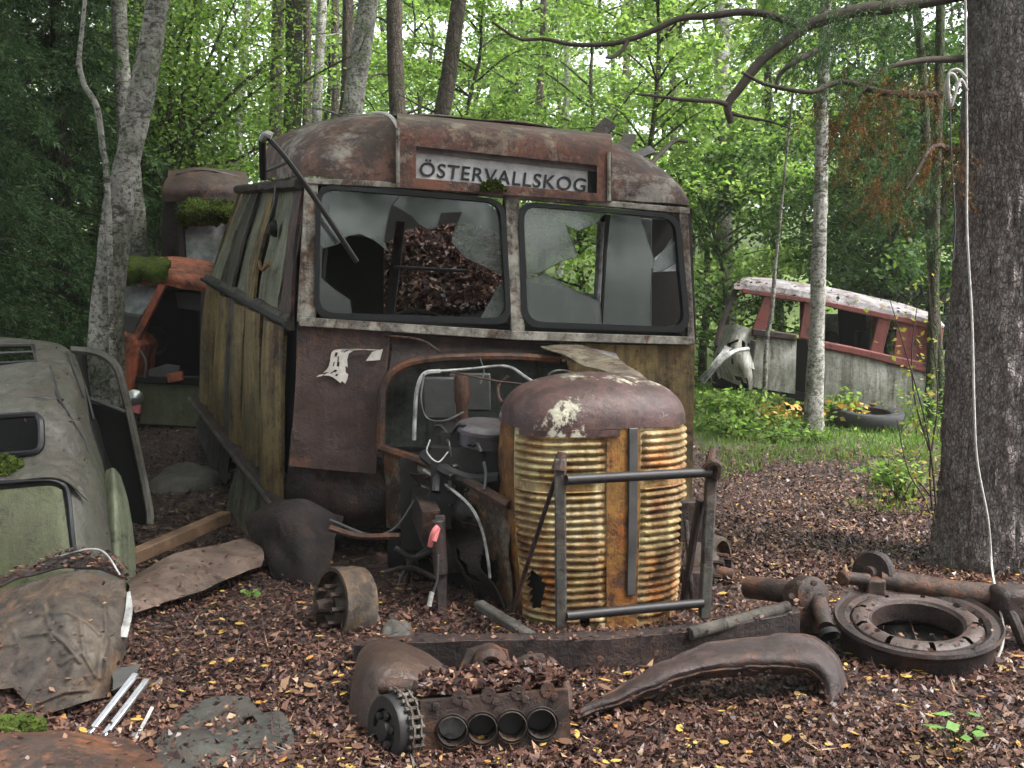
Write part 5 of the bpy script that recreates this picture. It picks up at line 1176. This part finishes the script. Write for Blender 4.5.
sp_, _ = pxtrunk('thin_sapling', [(112, 330), (108, 200), (103, 150), (97, 108), (84, 84), (79, 60), (82, 30)], [6, 6, 6, 6, 5, 5, 4], 7.4, 'birchgrey', 'crooked bare pale sapling left of the stout birch', rows=40)
lm, _ = pxtrunk('thin_sapling', [(765, 394), (766, 350), (772, 310), (775, 270), (778, 240)], [5, 4.5, 4, 3.5, 3], 12.3, 'birchgrey', 'thin grey sapling leaning against the front door of the van', rows=24)
# unseen high crowns and trees added to shade the wrecks
def big_crown(seed, n=7000): return crown_cloud(n, 5.0, 3.8, .26, seed, 130)
cm_ = [rawmesh('crown', big_crown(s), 4, M['leaf']).data for s in (31, 32)]
for o in [o for o in bpy.data.objects if o.name.startswith('crown') and not o.parent and o.data in cm_]: bpy.data.objects.remove(o)
def canopy(root, at, k, rz=0, sc=1):
    o = bpy.data.objects.new('crown', cm_[k % 2]); col.objects.link(o); o.parent = root; o.location = at - root.location; o.rotation_euler = (0, 0, rz); o.scale = (sc,)*3
canopy(bA, pA[-1] + V((.6, .5, 5.2)), 0, 1, 1.0); canopy(bB, pB[-1] + V((-1.6, 2.0, 6)), 1, 2, 1.0); canopy(bC, pC[-1] + V((0, .5, 6.5)), 0, 3, .8)
for i, (x, y, h, sc) in enumerate(((-5.2, 1.5, 9.5, 1.1), (-2.6, -6.0, 10, 1.1), (6.5, 8.2, 11, .9))):
    p = V((x, y, T(x, y))); t_ = thing('added_shade_tree', p, 'unseen tall birch added so its crown shades the clearing', 'tree', 'unseen shade trees around the clearing')
    noisy_trunk([p+V((0, 0, -.2)), p+V((.1, .1, h*.5)), p+V((.2, .3, h))], [.18, .14, .08], 14, .1, 4, i, 30, .4).build('trunk', M['birchgrey'], t_, smooth=80)
    canopy(t_, p+V((-.08*x, .6, h+.5)), i, i*1.3, sc)
# hazel fan of slanting stems
HZ = thing('hazel_bush', onG(165, 12.8), 'hazel bush with a fan of slanting bare stems above the stacked car', 'bush')
hzp = []
for i, (x1, y1, x2, y2) in enumerate(((176, 60, 190, 0), (205, 70, 240, -10), (214, 80, 262, 10), (225, 100, 300, 40), (235, 110, 285, 70), (205, 120, 262, 70), (150, 60, 142, -10), (170, 80, 172, -20), (235, 160, 275, 140), (192, 20, 206, -40))):
    Yk = 12.8 + (i % 3)*.25
    hzp.append(cr([onG(160+i*1.5, 12.8), P(162+i*1.5, 190, Yk), P(x1, y1, Yk), P(x2, y2, Yk+.2)], 22))
for pth in hzp:
    mb = MB(); mb.tube(pth, [.04, .010], 7)
    for k in range(8):
        q = pth[rnd.randrange(8, 21)]; d = V((rnd.uniform(-.3, 1), rnd.uniform(-.3, .3), rnd.uniform(-.1, .6)))*rnd.uniform(.3, .9)
        mb.tube([q, q+d*.5+V((0, 0, .03)), q+d], [.008, .003], 5)
    mb.build('stem', M['barkdark'], HZ, smooth=80)
c = np.concatenate([np.array([tuple(p) for p in pth[9:]]).repeat(150, 0) for pth in hzp]); c = c + rng.normal(0, .36, c.shape) - np.array(HZ.location[:])
rawmesh('foliage', diamonds(c[::2], .062, .045, rng, .3), 4, M['leaf'], HZ)
# leafy background trees
def leafy(seed, H, z0, Rr, nb, nl, leaf):
    r_ = np.random.default_rng(seed); mb = MB(); pts = []
    tr = [V((r_.normal(0, .05)*z*.6, r_.normal(0, .05)*z*.6, z)) for z in np.linspace(-.2, H, 8)]
    mb.tube(cr(tr, 20), [.075, .012], 8)
    tc_ = cr(tr, 40)
    for k in range(nb):
        u = r_.uniform(z0/H, .98); q = tc_[int(u*39)]; a = r_.uniform(0, 2*np.pi); L = Rr*r_.uniform(.45, 1.05)*(1.1-.75*max(0, u-.35))
        d = V((math.cos(a), math.sin(a), r_.uniform(-.05, .75)))*L
        bp = cr([q, q+d*.5+V((0, 0, .12*L)), q+d], 10); mb.tube(bp, [.022, .004], 5)
        m = nl//nb; t = r_.beta(2.0, .9, m); ba = np.array([tuple(p) for p in bp])
        idx = t*9; i0 = np.minimum(idx.astype(int), 8); fr = (idx-i0)[:, None]
        c = ba[i0]*(1-fr) + ba[i0+1]*fr
        tw = r_.integers(0, 7, m); off = r_.normal(0, 1, (7, 3))*np.array([.35, .35, .12])*L*.55
        c = c + off[tw]*r_.uniform(.2, 1, (m, 1)) + r_.normal(0, .07, (m, 3))
        pts.append(c)
    return mb, diamonds(np.concatenate(pts), leaf, leaf*.66, r_, .45)
LAB = {'leaf': 'leafy pale green young tree in the thicket beyond the wrecks', 'leafdark': 'shaded dark green leafy tree in the thicket beyond the wrecks or added behind the camera'}
protos = {}
for key, args in (('a', (11, 8.5, .8, 2.3, 46, 12000, .095)), ('b', (12, 7.0, .5, 2.6, 40, 11000, .10)), ('c', (13, 9.5, 1.4, 2.0, 50, 11500, .095)), ('d', (14, 4.0, .25, 1.7, 30, 6500, .09))):
    protos[key] = leafy(*args)
made = {}
def leafy_tree(key, X, Y, sc, mat, rz, group=True):
    p = V((X, Y, T(X, Y)))
    lab = LAB[mat]
    t_ = thing('leafy_tree', p, lab, 'tree', 'pale green thicket trees' if mat == 'leaf' else 'dark green thicket trees')
    t_.rotation_euler = (0, 0, rz); t_.scale = (sc, sc, sc)
    if (key, 't') not in made:
        mb, q = protos[key]; o = mb.build('trunk', M['barkdark'], None, loc=(0, 0, 0), smooth=80); made[(key, 't')] = o.data; bpy.data.objects.remove(o)
    if (key, mat) not in made:
        o = rawmesh('crown', protos[key][1], 4, M[mat]); made[(key, mat)] = o.data; bpy.data.objects.remove(o)
    for nm, k in (('trunk', (key, 't')), ('crown', (key, mat))):
        o = bpy.data.objects.new(nm, made[k]); col.objects.link(o); o.parent = t_
place = [  # px, distance, kind, scale, mat
    (165, 17.0, 'a', .9, 'leaf'), (235, 24, 'b', 1.2, 'leaf'), (140, 18, 'c', 1.1, 'leaf'), (320, 24, 'a', 1.2, 'leaf'), (400, 22, 'b', 1.1, 'leaf'), (470, 19, 'a', 1.0, 'leaf'),
    (520, 26, 'c', 1.2, 'leaf'), (585, 21, 'b', 1.2, 'leaf'), (640, 17.5, 'a', 1.0, 'leaf'), (690, 24, 'a', 1.2, 'leaf'), (735, 27, 'd', 1.2, 'leaf'), (660, 31, 'c', 1.4, 'leaf'),
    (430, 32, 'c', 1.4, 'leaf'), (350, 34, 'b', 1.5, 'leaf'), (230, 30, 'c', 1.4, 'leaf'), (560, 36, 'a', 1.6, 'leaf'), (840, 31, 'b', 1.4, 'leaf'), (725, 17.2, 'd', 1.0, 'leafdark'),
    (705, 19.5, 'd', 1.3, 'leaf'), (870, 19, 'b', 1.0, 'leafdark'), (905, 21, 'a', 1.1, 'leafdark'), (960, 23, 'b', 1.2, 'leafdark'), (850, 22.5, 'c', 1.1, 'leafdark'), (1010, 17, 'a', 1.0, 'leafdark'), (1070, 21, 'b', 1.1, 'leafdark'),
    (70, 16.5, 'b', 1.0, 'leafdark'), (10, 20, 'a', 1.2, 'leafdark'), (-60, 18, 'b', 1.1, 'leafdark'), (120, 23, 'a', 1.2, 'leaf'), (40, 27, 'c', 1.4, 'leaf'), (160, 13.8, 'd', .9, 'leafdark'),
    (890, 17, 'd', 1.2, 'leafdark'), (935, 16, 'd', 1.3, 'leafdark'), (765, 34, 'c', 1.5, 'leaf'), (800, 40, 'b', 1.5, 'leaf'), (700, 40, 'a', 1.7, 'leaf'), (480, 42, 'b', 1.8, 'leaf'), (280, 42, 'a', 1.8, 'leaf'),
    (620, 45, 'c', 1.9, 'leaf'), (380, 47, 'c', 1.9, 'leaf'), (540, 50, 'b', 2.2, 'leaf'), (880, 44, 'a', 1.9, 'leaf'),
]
for i in range(13):      # unseen tall trees added behind the camera to block low sky light
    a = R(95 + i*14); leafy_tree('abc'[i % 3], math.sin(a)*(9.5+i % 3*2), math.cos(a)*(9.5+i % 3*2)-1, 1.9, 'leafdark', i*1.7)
for i, (px, Y, k, sc, mt) in enumerate(place): leafy_tree(k, (px-512)/FOC*Y, Y, sc, mt, i*2.4)
# spruces
def needles_on(path, rng_, side=.32, ntw=14, nn=26, droop=.35, needle=.034, w=.0075, fan=1.0):
    """needle quads for one branch: side twigs on both sides, each set with needles"""
    ba = np.array([tuple(p) for p in path]); m = len(ba); out = []
    for k in range(ntw):
        u = rng_.uniform(.15, 1)*(m-1); i0 = min(int(u), m-2); q = ba[i0] + (ba[i0+1]-ba[i0])*(u-i0)
        t = ba[i0+1]-ba[i0]; t = t/np.linalg.norm(t); s = np.cross(t, [0, 0, 1]); s = s/(np.linalg.norm(s)+1e-6)
        d = t*rng_.uniform(.4, .9) + s*rng_.choice([-1, 1])*rng_.uniform(.4, 1)*fan + np.array([0, 0, -droop*rng_.uniform(.3, 1.4)]); d /= np.linalg.norm(d)
        L = side*rng_.uniform(.5, 1.2)*(1.15-.5*u/(m-1)); v = rng_.uniform(0, 1, nn)[:, None]
        c = q + d*L*v + np.array([0, 0, -.25*droop*L])*v**2
        nd = d*.8 + rng_.normal(0, .55, (nn, 3)); nd /= np.linalg.norm(nd, axis=1)[:, None]
        b = np.cross(nd, rng_.normal(size=(nn, 3))); b /= np.linalg.norm(b, axis=1)[:, None]
        Ln = needle*rng_.uniform(.7, 1.3, (nn, 1)); out.append(np.stack([c, c+nd*Ln*.5+b*w*.5, c+nd*Ln, c+nd*Ln*.5-b*w*.5], 1).reshape(-1, 3))
    return out
def spruce(seed, H, Rr, z0, nb, ntw, nn):
    r_ = np.random.default_rng(seed); mb = MB(); out = []
    mb.tube(cr([V((0, 0, -.2)), V((.03, 0, H*.5)), V((0, .03, H))], 14), [.11, .02], 10)
    for k in range(nb):
        u = z0/H + (1-z0/H)*(k+r_.uniform(0, 1))/nb; z = u*H; a = k*2.399 + r_.normal(0, .3); L = Rr*(1.08-u)*r_.uniform(.7, 1.1)
        d = V((math.cos(a), math.sin(a), 0)); bp = cr([V((0, 0, z)), V((0, 0, z)) + d*L*.5 + V((0, 0, -.10*L)), V((0, 0, z)) + d*L + V((0, 0, -.28*L))], 9)
        mb.tube(bp, [.014, .004], 4); out += needles_on(bp, r_, .42, ntw, nn, .6, .07, .015)
    return mb, np.concatenate(out)
S_ = spruce(21, 8.5, 1.75, .35, 165, 20, 30); made_s = {}
def spruce_tree(px, Y, sc, rz, label, bark):
    X = (px-512)/FOC*Y; t_ = thing('spruce_tree', V((X, Y, T(X, Y))), label, 'tree', 'dark spruces at the left'); t_.scale = (sc,)*3; t_.rotation_euler = (0, 0, rz)
    if 'c' not in made_s:
        o = S_[0].build('trunk', M[bark], None, loc=(0, 0, 0), smooth=80); made_s['t'] = o.data; bpy.data.objects.remove(o)
        o = rawmesh('foliage', S_[1], 4, M['needle']); made_s['c'] = o.data; bpy.data.objects.remove(o)
    for nm, k in (('trunk', 't'), ('foliage', 'c')):
        o = bpy.data.objects.new(nm, made_s[k]); col.objects.link(o); o.parent = t_
for a in ((-45, 9.9, .9, 0, 'dark drooping spruce at the left behind the grey-green car', 'barkdark'), (-75, 8.6, .95, 2, 'dark spruce cut off by the left edge behind the grey-green car', 'barkdark'),
          (70, 12.2, 1.05, 4, 'dark spruce standing in the gap behind the stout birch', 'barkdark'), (5, 12.5, 1.3, 1, 'taller dark spruce behind the drooping spruce at the left', 'barkdark'),
          (-110, 10.5, 1.2, 3, 'dark spruce beyond the left edge', 'barkdark'), (150, 15, .9, 5, 'small dark spruce behind the stacked brown car', 'barkred')): spruce_tree(*a)
# the big spruce at the right
BS = thing('big_spruce', onG(1008, 5.9), 'thick grey-barked spruce trunk with flaring roots at the right behind the wheel rim', 'tree')
ctr = [onG(1008, 5.95, -.2), P(1008, 540, 5.95), P(1012, 420, 5.95), P(1018, 250, 5.95), P(1024, 100, 5.95), P(1030, -60, 5.95), P(1036, -260, 5.95)]
tb = noisy_trunk(ctr, [.44, .405, .37, .335, .315, .30, .28], 170, .075, 13, 3.3, 420, .5)
tb.build('trunk', M['bark'], BS, smooth=80)
canopy(BS, V((2.2, 5.2, 9.5)), 1, .4, 1.15)  # crown above the frame, added to shade the near wrecks
def branch(pts, r, name='branch', mat='twig', n=30): return MB().tube(jit([cr([P(*p) for p in pts], n)], .02, 4, 3)[0], r, 8).build(name, M[mat], BS, smooth=80)
branch([(975, -8, 5.9), (905, 4, 5.8), (860, 10, 5.8), (820, 22, 5.8), (796, 32, 5.8), (766, 55, 5.8), (742, 84, 5.8), (728, 104, 5.8), (732, 122, 5.8)], [.042, .020])
branch([(800, 28, 5.8), (775, 16, 5.8), (745, 13, 5.8), (712, 16, 5.8), (680, 18, 5.8), (655, 28, 5.8), (628, 38, 5.8), (600, 44, 5.8), (570, 43, 5.8), (545, 38, 5.8), (520, 38, 5.8), (490, 20, 5.8)], [.024, .007])
branch([(628, 38, 5.8), (622, 48, 5.78), (612, 56, 5.75), (606, 58, 5.7)], [.014, .008])
branch([(815, 52, 5.8), (796, 62, 5.7), (782, 74, 5.7), (778, 92, 5.7)], [.022, .008])
branch([(940, 95, 5.9), (880, 92, 5.8), (840, 84, 5.8), (812, 90, 5.7), (770, 84, 5.7), (742, 72, 5.7)], [.022, .008])
branch([(728, 104, 5.8), (705, 100, 5.7), (670, 98, 5.7), (636, 96, 5.7)], [.016, .006])
branch([(732, 112, 5.8), (760, 118, 5.8), (790, 130, 5.8)], [.012, .004])
branch([(960, 60, 5.9), (900, 64, 5.7), (850, 100, 5.6)], [.022, .006])
branch([(960, 150, 5.9), (930, 150, 5.7), (905, 190, 5.6)], [.018, .005])
def sprays(name, lst, mat, seed, **k):
    r_ = np.random.default_rng(seed); out = []; mb = MB()
    for a, b in lst:
        p0, p1 = P(*a), P(*b); m_ = (p0+p1)/2 + V((0, 0, .06))
        bp = cr([p0, m_, p1], 9); out += needles_on(bp, r_, **k)
    q = np.concatenate(out) - np.array(BS.location[:])
    return rawmesh(name, q, 4, M[mat], BS)
def rl(n, x0, x1, y0, y1, Y0, Y1, dx, dy, seed):
    r2 = random.Random(seed); o = []
    for _ in range(n):
        x, y, Y = r2.uniform(x0, x1), r2.uniform(y0, y1), r2.uniform(Y0, Y1); o.append(((x, y, Y), (x+dx+r2.uniform(-30, 30), y+dy+r2.uniform(-15, 25), Y+r2.uniform(-.3, .2))))
    return o
kw = dict(side=.22, ntw=12, nn=22, droop=.7, needle=.024, w=.005)
sprays('green_sprays', rl(34, 800, 965, -20, 20, 5.2, 6.6, -60, 26, 1) + rl(30, 850, 965, 20, 120, 5.4, 6.8, -50, 40, 2) + rl(26, 880, 965, 120, 230, 6.2, 7.4, -45, 40, 3) + rl(14, 790, 870, 10, 80, 5.6, 6.6, -30, 40, 9), 'needle', 4, **kw)
sprays('dead_sprays', rl(16, 875, 960, 60, 130, 5.4, 6.2, -25, 45, 5) + rl(9, 820, 880, 60, 110, 5.4, 6, -20, 40, 6) + rl(8, 880, 950, 120, 190, 5.6, 6.2, -15, 40, 8), 'deadneedle', 6, **kw)
# ropes on the trunk
RP = thing('white_rope', P(985, 660, 5.0), 'long white cord hanging down the big spruce trunk from a small coil', 'rope')
def hug(x, y, Y): return P(x, y, Y)
MB().tube(cr([P(*p) for p in ((965, -20, 5.50), (966, 60, 5.50), (967, 150, 5.50), (967, 230, 5.46), (972, 320, 5.42), (974, 400, 5.38), (977, 460, 5.36), (988, 520, 5.33), (992, 570, 5.28), (998, 600, 4.55), (1003, 625, 4.42), (1001, 650, 4.36), (985, 679, 4.28))], 70), .0065, 6).build('hanging_cord', M['rope'], RP)
MB().tube(cr([P(*p) for p in ((985, 679, 4.28), (1000, 690, 4.2), (1018, 683, 4.2))], 10), .006, 6).build('cord_end', M['rope'], RP)
MB().tube(cr([P(*p) for p in ((966, 78, 5.48), (958, 70, 5.45), (950, 72, 5.45), (946, 85, 5.45), (947, 100, 5.45), (950, 108, 5.45), (955, 95, 5.44), (957, 82, 5.44), (953, 74, 5.44), (948, 78, 5.44), (951, 104, 5.43), (960, 80, 5.43), (967, 90, 5.48))], 60), .009, 6).build('coil', M['rope'], RP)
MB().tube(cr([P(*p) for p in ((950, 108, 5.45), (951, 150, 5.5), (955, 220, 5.55), (953, 260, 5.55))], 20), .004, 5).build('thin_wire', M['grey'], RP)
# ---------------------------------------------------------------- undergrowth
n = 60000; X = rng.uniform(1.2, 12, n); Y = rng.uniform(7.2, 19, n)
cs = [(x, y, T(x, y)) for x, y in zip(X, Y) if x > 1.7+.10*(y-8) and x < y*.62 and fbm(x, y, 2, .9) + .5*fbm(x, y, 6, 3) + .9*ss(9.1, 10.9, y) + .75*ss(.31, .38, x/y)*ss(7.3, 8, y) - .55 > -.12]
c = np.array(cs); n = len(c); a = rng.uniform(0, 6.28, n); h = rng.uniform(.04, .13, n)*(.6+.5*np.clip((c[:, 1]-8)/5, 0, 1)); w = rng.uniform(.006, .014, n)
dx = np.stack([np.cos(a), np.sin(a), 0*a], 1); ln = rng.normal(0, .35, (n, 2))
tip = c + np.stack([ln[:, 0]*h, ln[:, 1]*h, h], 1); mid = c + np.stack([ln[:, 0]*h*.3, ln[:, 1]*h*.3, h*.55], 1)
tag(rawmesh('grass', np.stack([c - dx*w[:, None]*.5, mid - dx*w[:, None]*.5, tip, mid + dx*w[:, None]*.5], 1).reshape(-1, 3), 4, M['grass']), 'patchy short green grass along the path before the van', 'grass', kind='stuff')
def weed(px, Y, h, rad, nl, leaf, label, mat='leaf', seed=0, name='weed_clump', group=None, cat='plant'):
    p = onG(px, Y); t_ = thing(name, p, label, cat, group); r_ = np.random.default_rng(seed+int(px)); mb = MB(); pts = []
    for k in range(max(3, nl//14)):
        e = p + V((r_.normal(0, rad*.6), r_.normal(0, rad*.6), h*r_.uniform(.5, 1.1))); b = p + V((r_.normal(0, rad*.3), r_.normal(0, rad*.3), -.02))
        pth = cr([b, b.lerp(e, .5)+V((0, 0, .05)), e], 8); mb.tube(pth, [.005, .002], 5)
        for q in range(14): pts.append(tuple(pth[int(r_.integers(2, 8))] + V((r_.normal(0, leaf*.8), r_.normal(0, leaf*.8), r_.normal(0, leaf*.35))) - p))
    mb.build('stems', M['leafdark'], t_); rawmesh('leaves', diamonds(np.array(pts), leaf, leaf*.62, r_, .65), 4, M[mat], t_); return t_
for i, (px, Y, h, rad, nl, lf, lab) in enumerate((
        (715, 13.0, .45, .35, 420, .085, 'broad green weed clump at the crumpled nose of the van'), (742, 12.8, .5, .4, 420, .085, 'green weed clump under the front door of the van'),
        (730, 12.2, .28, .4, 380, .07, 'low green weed clump on the grass before the van front'), (790, 12.7, .22, .35, 260, .07, 'low weed clump left of the slim birch'),
        (838, 13.4, .42, .3, 260, .085, 'pale weed clump right of the slim birch foot'), (775, 12.0, .16, .4, 240, .06, 'low ground weeds in the grass left of the tyre'),
        (820, 11.9, .14, .35, 220, .055, 'sparse low weeds beside the tyre'), (860, 13.9, .3, .3, 180, .07, 'weeds growing behind the tyre'),
        (908, 7.7, .30, .22, 260, .055, 'bright green fern-like clump left of the spruce foot'), (892, 8.4, .22, .2, 200, .05, 'small bright green clump behind the fern-like one'),
        (930, 12.4, .6, .3, 220, .07, 'weed clump at the rear end of the van'))): weed(px, Y*.93 if Y > 10 else Y, h, rad, nl, lf, lab, seed=i)
for i, (px, Y) in enumerate(((770, 13.2), (785, 13.3), (848, 13.3))): weed(px, Y*.925, .30, .35, 130, .10, 'withered yellow-brown leaf clump along the foot of the van', 'yellowleaf', 40+i, 'withered_clump', 'withered clumps by the van')
def seedling(px, py, h, nl, leaf, label):
    p = G(px, py); t_ = thing('seedling', p, label, 'plant'); mb = MB(); pts = []; r_ = np.random.default_rng(px)
    for k in range(nl):
        a = k*2.4; e = p + V((math.cos(a)*h*.6, math.sin(a)*h*.5, h*(.5+.5*k/nl))); mb.tube(cr([p, p.lerp(e, .5)+V((0, 0, .02)), e], 6), [.003, .0015], 5); pts.append(tuple(e-p))
    mb.build('stem', M['leafdark'], t_); rawmesh('leaves', diamonds(np.array(pts), leaf, leaf*.7, r_, .85), 4, leafmat('fresh_green', [(0, (.12, .26, .06)), (1, (.2, .36, .1))], .4), t_)
seedling(955, 752, .13, 9, .065, 'small fresh green seedling on the litter in front of the wheel rim')
seedling(250, 600, .06, 6, .05, 'tiny bright green sprout beside the flat brown panel')
# twiggy sapling before the spruce
TW = thing('twiggy_sapling', onG(930, 7.0), 'thin twiggy sapling with a few yellowish leaves left of the big spruce', 'sapling')
tp_ = []
for i, pts in enumerate((((938, 545), (934, 480), (925, 420), (905, 350), (890, 300)), ((936, 540), (930, 470), (938, 400), (932, 330), (928, 270)), ((938, 540), (925, 500), (908, 470), (897, 420)), ((930, 450), (915, 400), (912, 350), (918, 300)), ((934, 500), (915, 480), (903, 500), (893, 520)))):
    pth = cr([P(x, y, 7.0+.1*i) for x, y in pts], 18); MB().tube(pth, [.009, .003], 5).build('twig', M['twig'], TW, smooth=80); tp_ += pth
c = np.array([tuple(p) for p in tp_]).repeat(3, 0); c = c + rng.normal(0, .09, c.shape) - np.array(TW.location[:])
rawmesh('leaves', diamonds(c, .045, .03, rng, .4), 4, leafmat('yellowing_leaves', [(0, (.10, .15, .02)), (.6, (.22, .22, .04)), (1, (.34, .22, .05))], .4), TW)

for g_, n_ in ((rr, 260), ): strew(g_, n_, .06)
tag(rawmesh('leaf_litter', np.concatenate(LIT), 4, M['litter']), 'carpet of dead brown leaves over the forest floor', 'leaf litter', kind='stuff')

hb = MB().box(V((0, 30, 15.5)), (160, 136, 36)); mh = bpy.data.materials.new('pale_forest_air'); mh.use_nodes = True; nt_ = mh.node_tree
for n_ in list(nt_.nodes): nt_.nodes.remove(n_)
pv = nt_.nodes.new('ShaderNodeVolumePrincipled'); pv.inputs['Color'].default_value = (.93, .97, .95, 1); pv.inputs['Density'].default_value = HAZE; pv.inputs['Anisotropy'].default_value = .2
om = nt_.nodes.new('ShaderNodeOutputMaterial'); nt_.links.new(pv.outputs[0], om.inputs['Volume'])
tag(hb.build('haze', mh, loc=(0, 0, 0), smooth=0), 'thin pale humid air between the trees', 'haze', kind='stuff')
